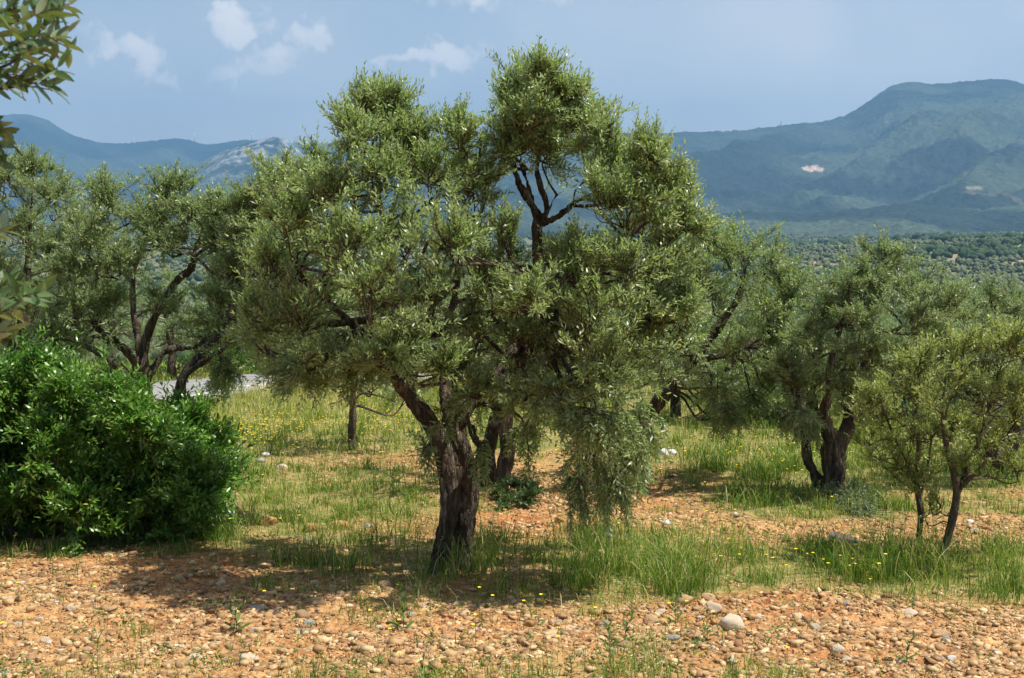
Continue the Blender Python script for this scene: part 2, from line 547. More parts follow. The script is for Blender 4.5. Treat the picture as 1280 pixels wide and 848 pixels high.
    mf = N(nd, 'ShaderNodeMix', data_type='RGBA'); lk.new(af.outputs['Fac'], mf.inputs[0]); lk.new(mg.outputs[2], mf.inputs[6]); lk.new(ac.outputs['Color'], mf.inputs[7])
    bp = N(nd, 'ShaderNodeBump'); bp.inputs['Strength'].default_value = .8; bp.inputs['Distance'].default_value = .03
    lk.new(a.outputs[0], bp.inputs['Height'])
    bp2 = N(nd, 'ShaderNodeBump'); bp2.inputs['Strength'].default_value = .6; bp2.inputs['Distance'].default_value = .01; bp2.invert = True
    lk.new(vo.outputs['Distance'], bp2.inputs['Height']); lk.new(bp.outputs[0], bp2.inputs['Normal'])
    p = N(nd, 'ShaderNodeBsdfPrincipled'); p.inputs['Roughness'].default_value = .95; p.inputs['Specular IOR Level'].default_value = .15
    lk.new(mf.outputs[2], p.inputs['Base Color']); lk.new(bp2.outputs[0], p.inputs['Normal'])
    out = N(nd, 'ShaderNodeOutputMaterial'); lk.new(p.outputs[0], out.inputs[0])
    me.materials.append(m)
    link('ground', me, kind='structure')


build_ground()


# ------------------------------------------------------------------ mountains
def mountain(name, prof, dcrest, dfoot, amp, seed, colfn, skew=.55, xr=(-500, 1700), nx=1150, nz=200, freq=900., shape=1.15):
    pxs = np.linspace(xr[0], xr[1], nx)
    pr = np.array(prof, float)
    yy = np.interp(pxs, pr[:, 0], pr[:, 1])
    k = np.ones(7) / 7; yy = np.convolve(np.pad(yy, 3, 'edge'), k, 'valid')
    crest = (270 - yy) / F * dcrest + CAMZ
    v = np.concatenate([np.linspace(0, 1, nz), 1 + np.linspace(.02, .6, 24)])
    PX, VV = np.meshgrid(pxs, v); CR = np.broadcast_to(crest, PX.shape)
    Dd = dfoot + (dcrest - dfoot) * VV
    X = (PX - 640) / F * dcrest * (0.25 + .75 * Dd / dcrest)
    foot = CAMZ - 75.
    s = np.where(VV <= 1, VV ** shape, 1 - (VV - 1) * 1.2)
    Z = foot + (CR - foot) * s
    w = np.where(VV <= 1, np.sin(np.pi * np.clip(VV, 0, 1)) ** .7, .3)
    xs = (X + skew * (dcrest - Dd)) / freq
    rg = fbm(xs, Dd / (freq * 2.6), 5, seed, .5, True) - .28
    fine = fbm(X / 260, Dd / 260, 5, seed + 9, .55)
    Z = Z + w * (amp * rg + amp * .22 * fine) + fbm(X / 90, Dd / 90, 3, seed + 30) * 12 + fbm(X / 28, Dd / 28, 2, seed + 33) * 12
    c = colfn(X, Dd, Z, VV, PX, fine)
    V = np.stack([X, Dd, Z], -1).reshape(-1, 3)
    n, mm = PX.shape
    I = np.arange(n - 1)[:, None] * mm; J = np.arange(mm - 1)[None, :]
    Q = np.stack([I + J, I + J + 1, I + mm + J + 1, I + mm + J], -1).reshape(-1, 4)
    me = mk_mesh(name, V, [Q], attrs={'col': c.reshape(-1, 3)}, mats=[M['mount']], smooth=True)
    link(name, me, kind='structure')
    return X, Dd, Z


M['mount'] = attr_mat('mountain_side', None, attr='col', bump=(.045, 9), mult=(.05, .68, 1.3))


def forest_shade_cols(seed, rock_amt=.3, spots=()):
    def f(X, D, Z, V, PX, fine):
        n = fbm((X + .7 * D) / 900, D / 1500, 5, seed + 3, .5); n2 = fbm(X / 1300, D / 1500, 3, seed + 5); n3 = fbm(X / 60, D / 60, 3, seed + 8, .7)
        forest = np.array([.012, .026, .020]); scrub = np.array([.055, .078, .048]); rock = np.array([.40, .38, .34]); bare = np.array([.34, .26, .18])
        c = forest + (scrub - forest) * sstep(-.12, .2, n + n2 * .5 + n3 * .12)[..., None]  # forest and scrub tones; broad diagonal dark bands also imitate cloud shadows in colour
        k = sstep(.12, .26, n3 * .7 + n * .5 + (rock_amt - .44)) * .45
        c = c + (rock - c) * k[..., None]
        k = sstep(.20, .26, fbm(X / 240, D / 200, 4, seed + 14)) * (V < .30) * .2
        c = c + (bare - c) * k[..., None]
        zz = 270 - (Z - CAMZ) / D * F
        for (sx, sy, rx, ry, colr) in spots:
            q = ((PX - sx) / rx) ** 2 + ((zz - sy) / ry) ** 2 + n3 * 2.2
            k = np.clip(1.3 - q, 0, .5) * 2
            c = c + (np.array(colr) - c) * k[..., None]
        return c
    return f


mountain('mountain_ridge', [(-700, 190), (-300, 165), (-60, 150), (0, 149), (22, 145), (50, 146), (72, 155), (90, 168), (110, 175), (130, 180), (160, 181), (195, 178), (225, 174),
                           (245, 178), (262, 183), (290, 179), (310, 176), (345, 180), (420, 181), (520, 178), (640, 174), (760, 176), (900, 190), (1800, 230)],
         11000, 6800, 260, 100, forest_shade_cols(100, .16), skew=-.2, xr=(-750, 1500), freq=1200.)
def _rocky(X, D, Z, V, PX, fine):
    c = forest_shade_cols(120, .30)(X, D, Z, V, PX, fine)
    n = fbm(X / 150, D / 220, 5, 131, .65)
    k = np.exp(-((PX - 335) / 70) ** 2) * sstep(.45, .95, V) * sstep(-.14, .08, n)
    return c + (np.array([.33, .33, .32]) - c) * (np.clip(k * 1.3, 0, .8) * sstep(-.25, .15, fbm(X / 45, D / 70, 3, 133)))[..., None]
mountain('rocky_hill', [(-600, 300), (0, 292), (120, 262), (190, 240), (230, 218), (262, 200), (288, 188), (315, 180), (338, 173), (356, 174), (370, 181), (385, 196), (420, 205), (520, 222), (700, 246), (900, 270), (1500, 310)],
         7600, 5200, 150, 120, _rocky, skew=.5, xr=(-500, 1250), freq=700.)
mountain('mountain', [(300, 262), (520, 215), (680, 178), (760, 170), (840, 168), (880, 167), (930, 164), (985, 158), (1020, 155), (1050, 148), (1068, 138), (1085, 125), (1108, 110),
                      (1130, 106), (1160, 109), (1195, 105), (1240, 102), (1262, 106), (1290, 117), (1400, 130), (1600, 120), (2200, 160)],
         7800, 3300, 360, 140, forest_shade_cols(140, .26, [(984, 212, 11, 3.4, (.62, .46, .36)), (1112, 236, 12, 2.5, (.20, .18, .12)),
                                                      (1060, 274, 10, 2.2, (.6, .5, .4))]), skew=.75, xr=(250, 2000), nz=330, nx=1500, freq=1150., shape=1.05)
mountain('foothills', [(-600, 282), (500, 282), (760, 279), (860, 272), (930, 265), (1000, 268), (1060, 262), (1130, 255), (1200, 262), (1280, 256), (1400, 258), (2000, 275)],
         3900, 2500, 60, 160, forest_shade_cols(160, .14), skew=.4, xr=(-600, 2000), freq=420., shape=1.3)


# ------------------------------------------------------------------ distant groves and woods (a mass nobody could count)
def far_trees():
    rng = np.random.default_rng(11)
    n = 52000
    px = rng.uniform(-150, 1450, n)
    d = np.exp(rng.uniform(math.log(230), math.log(3300), n))
    keep = rng.random(n) < np.where(px > 780, 1.0, .35)
    px, d = px[keep], d[keep]
    x = (px - 640) / F * d
    wood = fbm(x / 220, d / 180, 4, 81)
    # rows in the groves, thick woods elsewhere
    grove = wood < .09
    x = np.where(grove, np.round(x / 11) * 11 + rng.normal(0, 3.2, len(x)), x)
    d2 = np.where(grove, np.round(d / 13) * 13 + rng.normal(0, 3.5, len(x)), d)
    z = zbase(x, d2)
    bare = fbm(x / 120, d2 / 160, 4, 60) * .6 + fbm(x / 35, d2 / 45, 4, 70) * .6
    ok = (bare < .15)
    x, d2, z, grove = x[ok], d2[ok], z[ok], grove[ok]
    n = len(x)
    bm = bmesh.new(); bmesh.ops.create_icosphere(bm, subdivisions=1, radius=1)
    bv = np.array([v.co[:] for v in bm.verts]); bf = np.array([[v.index for v in f.verts] for f in bm.faces]); bm.free()
    s = np.where(grove, rng.uniform(1.0, 2.4, n), rng.uniform(1.4, 4.4, n)) * (1 + d2 / 4500)
    V = bv[None] * (1 + rng.uniform(-.35, .35, (n, len(bv), 1)))
    V = V * np.stack([s, s, s * rng.uniform(.75, 1.3, n)], -1)[:, None, :]
    V[:, :, 2] += (z + s * .6)[:, None]; V[:, :, 0] += x[:, None]; V[:, :, 1] += d2[:, None]
    Fc = bf[None] + (np.arange(n) * len(bv))[:, None, None]
    rnd = np.where(grove, rng.uniform(.5, 1, n), rng.uniform(0, .5, n))
    m = attr_mat('far_foliage', [(0, (.028, .058, .018)), (.45, (.05, .08, .03)), (.55, (.075, .10, .05)), (1, (.13, .15, .08))], mult=(.6, .6, 1.3))
    me = mk_mesh('distant_woods', V.reshape(-1, 3), [Fc.reshape(-1, 3)], attrs={'rnd': np.repeat(rnd, len(bv))}, mats=[m], smooth=False)
    link('distant_woods', me, kind='stuff', label='olive groves and dark woods dotted over the hazy valley floor', category='woodland')


far_trees()


# ------------------------------------------------------------------ foliage
def foliage(rng, clumps, sprays, twigs, leaves, LL=.055, LW=.012, up=.45, tw_len=.16, simple=False, spread=.75, droop=.05, stem=True):
    """clumps: rows cx,cy,cz, rx,ry,rz, dens, hang"""
    C = np.asarray(clumps, float)
    cnt = np.maximum(1, (sprays * C[:, 6]).astype(int))
    ci = np.repeat(np.arange(len(C)), cnt); n = len(ci)
    c = C[ci, :3]; r = C[ci, 3:6]; hang = C[ci, 7]
    v = rng.normal(size=(n, 3)); v[:, 2] += up * 1.3 * (1 - 2.0 * hang); v = unit(v)
    s0 = c + r * v * rng.uniform(-.1, .3, (n, 1)) + rng.normal(size=(n, 3)) * r * .12
    e = c + r * v * (rng.uniform(.30, 1.22, (n, 1)) + .35 * (rng.random((n, 1)) < .10))
    e[:, 2] += (1 - hang) * up * .12 * r[:, 2] * rng.random(n)
    e[:, 2] -= hang * r[:, 2] * .5
    ln = np.linalg.norm(e - s0, axis=1, keepdims=True)
    mid = (s0 + e) / 2 + rng.normal(size=(n, 3)) * ln * .08
    mid[:, 2] += ln[:, 0] * .12
    # twigs
    ti = np.repeat(np.arange(n), twigs); m = len(ti)
    t = np.tile(np.linspace(.22, 1, twigs), n)[:, None] + rng.uniform(-.06, .06, (m, 1)); t = np.clip(t, 0, 1)
    b = (1 - t) ** 2 * s0[ti] + 2 * t * (1 - t) * mid[ti] + t ** 2 * e[ti]
    dsp = unit(2 * (1 - t) * (mid[ti] - s0[ti]) + 2 * t * (e[ti] - mid[ti]))
    td = dsp * (.5 + .7 * t) + rng.normal(size=(m, 3)) * spread * (1.15 - .6 * t)
    td[:, 2] += up * (1 - 2.4 * hang[ti]); td = unit(td)
    tl = tw_len * (rng.uniform(.45, 1.25, m) + .55 * (rng.random(m) < .08))[:, None]
    # leaves
    li = np.repeat(np.arange(m), leaves); k = len(li)
    s = np.tile((np.arange(leaves) // 2 * 2 + 1) / leaves, m)[:, None]; s = np.clip(s + rng.uniform(-.04, .04, (k, 1)), .02, 1)
    a = td[li]; L_ = tl[li]
    pos = b[li] + a * L_ * s
    pos[:, 2] -= (droop * s[:, 0] ** 2 * L_[:, 0] * .5)
    ref = np.where(np.abs(a[:, 2:3]) > .85, np.array([[1., 0, 0]]), np.array([[0, 0, 1.]]))
    u = unit(np.cross(a, ref)); w = np.cross(a, u)
    pair = (np.tile(np.arange(leaves), m) // 2); side = np.tile(np.arange(leaves), m) % 2
    phi = (pair * math.pi / 2 + side * math.pi)[:, None] + rng.normal(size=(k, 1)) * .45 + (np.repeat(rng.uniform(0, 6.28, m), leaves))[:, None]
    out = np.cos(phi) * u + np.sin(phi) * w
    ld = unit(a * (.55 + .5 * s) + out * .8 + rng.normal(size=(k, 3)) * .18)
    nn = unit(a * .9 - ld * np.sum(a * ld, 1, keepdims=True) * .9 + np.array([[0, 0, .85]]) + rng.normal(size=(k, 3)) * .3)
    LLn = LL * rng.uniform(.65, 1.2, k) * (1.05 - .35 * s[:, 0]); LWn = LW * rng.uniform(.8, 1.2, k)
    V, q, tt, per = leaf_geo(pos, ld, nn, LLn, LWn, rng.uniform(-.8, 1.2, k), simple)
    rnd = np.clip(np.repeat(rng.beta(1.2, 1.6, k) * .80 + np.repeat(np.repeat(rng.uniform(0, .22, n), twigs), leaves), per), 0, 1)
    nl = len(q) + len(tt)
    Vs = [V]; off = len(V)
    polysq = [q]; midx = [np.zeros(len(q), int)]
    if stem:
        V1, q1 = thin_tubes(s0, e, .0055, .0025, mid); V2, q2 = thin_tubes(b, b + td * tl * .95, .0022, .0010)
        Vs += [V1, V2]; qq = np.vstack([q1 + off, q2 + off + len(V1)]); polysq.append(qq); midx.append(np.ones(len(qq), int))
        rnd = np.concatenate([rnd, np.full(len(V1) + len(V2), .5)])
    midx.append(np.zeros(len(tt), int))
    return np.vstack(Vs), polysq + [tt], rnd, midx, k, s0


def cl(rng, d, rows, D, scale_d=None, hang=0.0, twin=True):
    """photo-space clump rows (px,py,rx,ry[,edge[,dens[,hang]]]) -> world clumps, twinned in depth"""
    out = []
    for r in rows:
        px, py, rx, ry = r[:4]
        ed = r[4] if len(r) > 4 else 1.0
        de = r[5] if len(r) > 5 else 1.0
        hg = r[6] if len(r) > 6 else hang
        for s in ((-1, 1) if twin else (0,)):
            dd = d + s * rng.uniform(.25, 1.0) * D * ed
            c = P(px + rng.normal() * 7, py + rng.normal() * 6, dd); q = rng.uniform(.75, 1.25); rx, ry = r[2] * q, r[3] * rng.uniform(.8, 1.15) * q
            k = d / F
            out.append([*c, rx * k, (rx + ry) / 2 * k * 1.05, ry * k, de, hg])
    return out


def skel(d, pts):
    """(px,py,ddepth,radius) -> world polyline"""
    return np.array([P(a, b, d + c) for a, b, c, r in pts]), np.array([r for *_, r in pts])


def connectors(rng, polys, starts, clumps, origin, r0=.022):
    """curved boughs from the nearest limb to each clump, then thinner ones to some spray roots"""
    pts = np.vstack([p for p, r in polys]); rr = np.concatenate([r for p, r in polys])
    tubes = []
    for c in clumps:
        t = np.array(c[:3]) - np.array([0, 0, c[5] * .35])
        dv = pts - t
        cost = np.linalg.norm(dv, axis=1) + np.maximum(0, dv[:, 2]) * .8 + (rr < .012) * .2 + (rr > .07) * 1.6 + c[7] * 4 * np.maximum(0, c[2] + .1 - pts[:, 2])
        k = int(np.argmin(cost)); a = pts[k]
        L = np.linalg.norm(t - a)
        if L < .08:
            continue
        ra = min(r0 * (.6 + .5 * L), rr[k] * .85)
        m1 = a * .65 + t * .35 + rng.normal(size=3) * L * .09 + np.array([0, 0, L * .10]); m2 = a * .3 + t * .7 + rng.normal(size=3) * L * .09
        p, r = resample([a, m1, m2, t], [ra, ra * .8, ra * .6, ra * .35], max(6, int(L * 14)))
        tubes.append(tube(p, r, 7, .08, rng.uniform(0, 6)))
        for _ in range(4):
            q0 = p[rng.integers(len(p) // 2, len(p))]
            v = unit(rng.normal(size=3) + np.array([0, 0, .4 - c[7]])); q1 = np.array(c[:3]) + np.array(c[3:6]) * v * rng.uniform(.3, .7)
            mm = (q0 + q1) / 2 + rng.normal(size=3) * .03
            p2, r2 = resample([q0, mm, q1], [ra * .4, ra * .3, .003], 6)
            tubes.append(tube(p2, r2, 5, 0, 0))
    return tubes


def finish_tree(name, label, cat, base, polys, clumps, fol, leafmat, seed, barkm='bark', group=None, remesh=None, bumpy=.018, rough_r=1.0, r0=.022, sides=14):
    rng = np.random.default_rng(seed)
    root = thing(name, label, cat, tuple(base), group)
    bx = np.array(base)
    # main wood
    tb = []
    for p, r in polys:
        L = np.sum(np.linalg.norm(np.diff(p, axis=0), axis=1))
        pp, rr = resample(p, r, max(8, int(L / .04)))
        tb.append(tube(pp - bx, rr, sides, .10, rng.uniform(0, 6)))
    V, Q, T = join_tubes(tb)
    me = mk_mesh(name + '_trunk', V, [Q, T])
    if remesh:
        tmp = bpy.data.objects.new('tmp', me); COL.objects.link(tmp)
        md = tmp.modifiers.new('r', 'REMESH'); md.mode = 'VOXEL'; md.voxel_size = remesh; md.use_smooth_shade = True
        md2 = tmp.modifiers.new('s', 'SMOOTH'); md2.iterations = 3; md2.factor = .5
        dg = bpy.context.evaluated_depsgraph_get()
        me2 = bpy.data.meshes.new_from_object(tmp.evaluated_get(dg))
        bpy.data.objects.remove(tmp); bpy.data.meshes.remove(me); me = me2
    n = len(me.vertices); co = np.zeros(n * 3, np.float32); me.vertices.foreach_get('co', co); co = co.reshape(-1, 3)
    no = np.zeros(n * 3, np.float32); me.vertices.foreach_get('normal', no); no = no.reshape(-1, 3)
    if bumpy:
        disp = np.array([mnoise.fractal(Vector((c[0] * 14, c[1] * 14, c[2] * 3.2)), .7, 2.1, 4) + .7 * mnoise.noise(Vector((c[0] * 6, c[1] * 6, c[2] * 4))) for c in co])
        co = co + no * (disp * bumpy)[:, None]
    polysQ = []
    nf = len(me.polygons)
    tot = np.zeros(nf, np.int32); me.polygons.foreach_get('loop_total', tot); st = np.zeros(nf, np.int32); me.polygons.foreach_get('loop_start', st)
    lv = np.zeros(len(me.loops), np.int32); me.loops.foreach_get('vertex_index', lv)
    for k in (3, 4):
        s = st[tot == k]
        if len(s):
            polysQ.append(lv[s[:, None] + np.arange(k)[None]])
    bpy.data.meshes.remove(me)
    con = connectors(rng, [resample(p, r, 24) for p, r in polys], None, clumps, base, r0)
    if con:
        V2, Q2, T2 = join_tubes(con)
        off = len(co); co = np.vstack([co, V2 - bx]); polysQ += [Q2 + off, T2 + off]
    me = mk_mesh(name + '_trunk', co, polysQ, mats=[M[barkm]], smooth=True)
    link('trunk', me, root)
    V, pl, rnd, midx, k, s0 = foliage(rng, clumps, **fol)
    me = mk_mesh(name + '_crown', V - bx, pl, attrs={'rnd': rnd}, mats=[M[leafmat], M['twig']], matidx=midx)
    link('crown', me, root)
    print(name, 'leaves', k)
    return root


def gpt(px, py):
    x, y = hit(px, py)
    return np.array([x, y, float(zground(x, y))])


# ---- the big olive in the middle
B = gpt(566, 722); d = B[1]
mainp = [skel(d, [(547, 742, -.06, .100), (551, 705, -.05, .074), (557, 670, -.03, .070), (562, 620, -.02, .068), (556, 575, -.02, .074), (543, 538, -.02, .074), (520, 508, -.08, .060), (500, 482, -.15, .050), (478, 450, -.22, .04), (440, 405, -.3, .028), (395, 365, -.35, .018), (350, 335, -.4, .01)]),
         skel(d, [(584, 742, -.02, .066), (579, 700, .03, .052), (581, 660, .05, .058), (588, 620, .05, .062), (583, 575, .06, .070), (570, 540, .05, .075), (578, 515, .08, .075), (602, 492, .15, .062), (640, 468, .2, .05), (690, 447, .25, .038), (745, 420, .3, .025), (800, 380, .3, .012)]),
         skel(d, [(538, 738, -.1, .045), (546, 700, -.05, .055), (556, 660, -.05, .06), (566, 610, -.05, .04)]),
         skel(d, [(567, 745, .04, .035), (567, 700, .04, .03), (570, 648, .04, .032), (573, 620, .04, .04), (570, 585, .03, .06), (560, 550, .03, .06)]),
         skel(d, [(600, 742, .0, .02), (588, 705, .08, .032), (588, 660, .1, .03), (592, 610, .1, .03)]),
         skel(d, [(514, 500, -.05, .055), (512, 478, 0, .05), (517, 458, .02, .045), (508, 420, .1, .034), (495, 350, .2, .028), (480, 280, .25, .02), (468, 200, .3, .01)]),
         skel(d, [(517, 462, 0, .03), (505, 452, -.05, .028), (500, 438, -.1, .02)]),
         skel(d, [(565, 535, .1, .06), (556, 480, .3, .048), (560, 410, .4, .036), (572, 340, .45, .025), (568, 260, .5, .012)]),
         skel(d, [(610, 488, .15, .05), (640, 440, .3, .048), (662, 385, .4, .045), (671, 330, .45, .040), (672, 285, .45, .038), (672, 268, .45, .036), (655, 240, .4, .026), (646, 222, .4, .022), (638, 190, .4, .016), (650, 130, .4, .008)]),
         skel(d, [(674, 280, .45, .030), (684, 262, .5, .025), (676, 236, .5, .022), (672, 205, .5, .018), (690, 150, .5, .008)]),
         skel(d, [(673, 282, .45, .028), (698, 270, .42, .022), (716, 255, .4, .020), (722, 235, .4, .017), (760, 200, .35, .009)]),
         skel(d, [(676, 278, .45, .022), (688, 258, .4, .016), (694, 246, .38, .013), (706, 238, .36, .009)]),
         skel(d, [(672, 268, .45, .018), (660, 232, .55, .014), (652, 205, .6, .01)]),
         skel(d, [(690, 447, .25, .03), (720, 470, .1, .02), (745, 510, 0, .014), (752, 560, -.05, .008)]),
         skel(d, [(640, 468, .2, .04), (668, 430, -.1, .032), (710, 380, -.3, .024), (770, 320, -.4, .015), (815, 260, -.3, .008)])]
mc = [(668, 122, 34, 30, .4), (640, 140, 26, 30, .4), (700, 135, 34, 30, .4), (655, 165, 36, 34, .4), (700, 168, 40, 32, .5), (742, 168, 36, 32, .5), (640, 192, 38, 28, .4, .9), (690, 190, 45, 30, .5),
      (772, 205, 42, 34, .6), (806, 212, 34, 28, .5), (828, 240, 30, 32, .4), (762, 255, 42, 36, .7), (806, 280, 44, 38, .7), (858, 262, 20, 30, .3, .8), (846, 290, 30, 30, .5),
      (462, 145, 28, 26, .3), (492, 140, 24, 22, .3), (446, 182, 34, 32, .5), (500, 176, 38, 30, .5), (563, 180, 30, 28, .4), (530, 195, 26, 26, .5), (476, 228, 60, 42, .8), (540, 235, 56, 42, .8), (594, 240, 34, 44, .5), (428, 245, 40, 36, .7),
      (395, 250, 32, 34, .5), (366, 290, 46, 46, .7), (340, 350, 46, 46, .6), (330, 415, 38, 42, .5), (380, 395, 56, 50, .8), (372, 456, 42, 30, .5, 1, .5),
      (430, 315, 56, 50, 1), (500, 310, 60, 52, 1), (570, 310, 54, 48, 1), (612, 370, 46, 46, 1), (460, 390, 60, 50, 1), (530, 385, 60, 52, 1), (595, 420, 56, 42, 1), (425, 450, 55, 36, .8, 1, .4),
      (490, 440, 50, 30, .8), (560, 470, 46, 34, .6), (590, 492, 34, 22, .5, .7, .3), (640, 488, 44, 26, .8, .8, .3), (568, 520, 22, 26, .3, .3, .5), (540, 550, 18, 18, .25, .15, .5), (600, 550, 18, 20, .3, .15, .8), (655, 540, 22, 26, .4, .25, .8), (625, 325, 24, 30, .6, .6),
      (722, 345, 46, 44, .9), (700, 330, 40, 26, .6), (650, 385, 44, 36, .9), (655, 430, 44, 34, 1), (720, 430, 46, 36, 1), (780, 335, 58, 46, 1), (824, 360, 46, 46, .8), (690, 400, 56, 44, 1), (755, 400, 62, 50, 1), (690, 450, 54, 40, 1), (750, 470, 58, 46, .9), (806, 430, 46, 46, .8),
      (845, 400, 34, 44, .6)]
rng = np.random.default_rng(21)
mcl = cl(rng, d - .05, mc, 1.65) + cl(rng, d - .75, [(712, 515, 42, 40, .7, .6, .8), (738, 560, 34, 44, .5, .38, 1), (785, 520, 40, 42, .7, .55, .9), (768, 590, 28, 34, .4, .4, 1), (722, 590, 16, 34, .3, .3, 1), (800, 565, 20, 30, .4, .3, 1), (745, 520, 40, 30, .8, .6, .8), (745, 470, 44, 36, .7, .6, .4), (690, 480, 36, 30, .6, .5, .5), (470, 455, 50, 26, .6, .7, .4), (400, 450, 40, 24, .6, .6, .4)], .8)
finish_tree('olive_tree', 'big olive tree in the middle with thick fused trunk and forked top', 'olive tree', B, mainp, mcl,
            dict(sprays=15, twigs=10, leaves=11, LL=.062, LW=.0122, tw_len=.165, up=.7, spread=.55), 'olive', 31, remesh=.011, bumpy=.019, r0=.026)

# ---- two-stemmed olive just behind
B = gpt(620, 612); d = B[1]; k = d / 9.8
sk2 = [skel(d, [(609, 618, .1, .12), (610, 590, .1, .10), (613, 550, .1, .09), (622, 505, .1, .085), (618, 450, .1, .07), (590, 380, .2, .04), (570, 300, .2, .015)]),
       skel(d, [(624, 630, -.2, .12), (628, 600, -.2, .095), (635, 560, -.2, .10), (632, 520, -.2, .09), (640, 470, -.2, .07), (690, 410, 0, .045), (740, 340, 0, .02)]),
       skel(d, [(640, 470, -.2, .06), (650, 400, -.1, .04), (655, 330, 0, .015)])]
rng = np.random.default_rng(22)
c2 = cl(rng, d, [(600, 480, 45, 35, .6), (560, 440, 45, 40), (620, 420, 50, 40), (680, 430, 50, 40), (720, 480, 45, 35), (740, 420, 45, 40), (560, 370, 50, 45), (620, 350, 36, 36, .8), (700, 365, 46, 34), (760, 360, 45, 40),
                 (800, 420, 40, 40), (655, 500, 40, 25), (830, 470, 35, 35)], 1.5)
finish_tree('olive_tree', 'olive with two slim dark stems standing behind the big olive trunk', 'olive tree', B, sk2, c2,
            dict(sprays=11, twigs=7, leaves=12, LL=.055, LW=.013, tw_len=.16), 'olive_far', 32, remesh=.02, bumpy=.018)

# ---- slim young olive left of the big trunk
B = gpt(440, 565); d = B[1]
sk = [skel(d, [(440, 570, 0, .075), (440, 545, 0, .06), (441, 520, 0, .052), (441, 490, 0, .045), (445, 440, 0, .03), (450, 390, 0, .012)])]
rng = np.random.default_rng(23)
c3 = cl(rng, d, [(440, 470, 34, 26, .8), (470, 480, 30, 26), (412, 466, 32, 26), (440, 430, 40, 34), (465, 400, 34, 34), (420, 395, 34, 34), (445, 360, 30, 30), (390, 440, 30, 28), (490, 445, 30, 30), (500, 490, 26, 22)], 1.0)
finish_tree('olive_tree', 'young olive with a slim pale knotty trunk in the grass left of the big olive', 'olive tree', B, sk, c3,
            dict(sprays=10, twigs=7, leaves=10, LL=.06, LW=.014, tw_len=.17), 'olive_far', 33, 'bark_thin', bumpy=.02)

# ---- olive with bent limbs behind the bush
d = 13.8; x = (186 - 640) / F * d; B = np.array([x, d, float(zground(x, d))])
sk = [skel(d, [(176, 650, 0, .17), (178, 560, 0, .15), (178, 500, 0, .11), (178, 465, 0, .09), (178, 440, 0, .058), (192, 400, 0, .052), (206, 372, 0, .048), (222, 350, 0, .042), (238, 337, 0, .035), (243, 315, 0, .022), (255, 285, 0, .012)]),
      skel(d, [(178, 480, 0, .07), (168, 452, -.1, .045), (145, 428, -.2, .038), (120, 408, -.25, .035), (112, 388, -.3, .028), (120, 360, -.3, .02), (125, 300, -.3, .012)]),
      skel(d, [(180, 478, 0, .06), (196, 455, .1, .045), (205, 440, .15, .04), (222, 435, .2, .038), (245, 434, .25, .03), (275, 410, .3, .014)]),
      skel(d, [(170, 480, 0, .08), (155, 465, .2, .05), (130, 445, .3, .05), (90, 425, .4, .03), (60, 400, .4, .015)]),
      skel(d, [(178, 455, .1, .06), (172, 420, .2, .045), (165, 360, .3, .03), (180, 300, .3, .02), (205, 255, .3, .01)])]
rng = np.random.default_rng(24)
c4 = cl(rng, d, [(207, 258, 36, 30, .5), (182, 285, 36, 36, .7), (238, 282, 40, 38, .8), (270, 300, 34, 36, .7), (215, 318, 40, 26, .6), (128, 262, 26, 34, .5), (118, 305, 36, 38, .8), (150, 335, 40, 36), (100, 350, 40, 36),
                 (140, 385, 44, 30, .9), (95, 400, 40, 32), (275, 355, 34, 40, .8), (290, 400, 34, 38, .7), (262, 420, 40, 26, .8), (268, 455, 30, 34, .5, .8, .8), (210, 385, 26, 20, .8, .5), (60, 420, 40, 30),
                 (300, 330, 30, 34)], 1.3)
finish_tree('olive_tree', 'olive with pale crooked limbs forking low behind the green bush', 'olive tree', B, sk, c4,
            dict(sprays=18, twigs=9, leaves=11, LL=.062, LW=.0130, up=.65, tw_len=.16), 'olive_far', 34, remesh=.02, bumpy=.018)

# ---- olive closing the gap between the crooked one and the big one
d = 12.6; x = (214 - 640) / F * d; B = np.array([x, d, float(zground(x, d))])
sk = [skel(d, [(214, 668, 0, .11), (216, 600, 0, .08), (220, 530, 0, .065), (232, 468, 0, .05), (285, 405, 0, .042), (318, 350, 0, .04), (335, 280, 0, .025), (350, 220, 0, .01)]),
      skel(d, [(232, 468, 0, .035), (280, 436, -.2, .026), (325, 420, -.3, .020), (360, 400, -.3, .012)]), skel(d, [(295, 415, 0, .04), (280, 350, .2, .03), (275, 290, .2, .012)])]
rng = np.random.default_rng(241)
cC = cl(rng, d, [(352, 238, 24, 24, .4), (392, 224, 26, 24, .5), (318, 262, 28, 24, .5), (280, 272, 26, 24, .5), (355, 250, 38, 32, .7), (320, 290, 40, 34, .8), (385, 290, 36, 34, .8), (278, 310, 34, 34, .7), (300, 345, 38, 34, .8), (350, 345, 40, 36, .8),
                 (275, 375, 32, 32, .7), (318, 395, 38, 34, .8), (365, 400, 38, 34, .8), (300, 418, 32, 22, .6, .8, .3), (345, 432, 34, 22, .6, .9, .3), (395, 445, 34, 26, .6, .9, .5), (410, 380, 34, 34, .8)], 1.2)
finish_tree('olive_tree', 'bright leafy olive filling the space between the crooked olive and the big one', 'olive tree', B, sk, cC,
            dict(sprays=12, twigs=9, leaves=11, LL=.062, LW=.0130, tw_len=.165, up=.7), 'olive', 341, bumpy=.015)

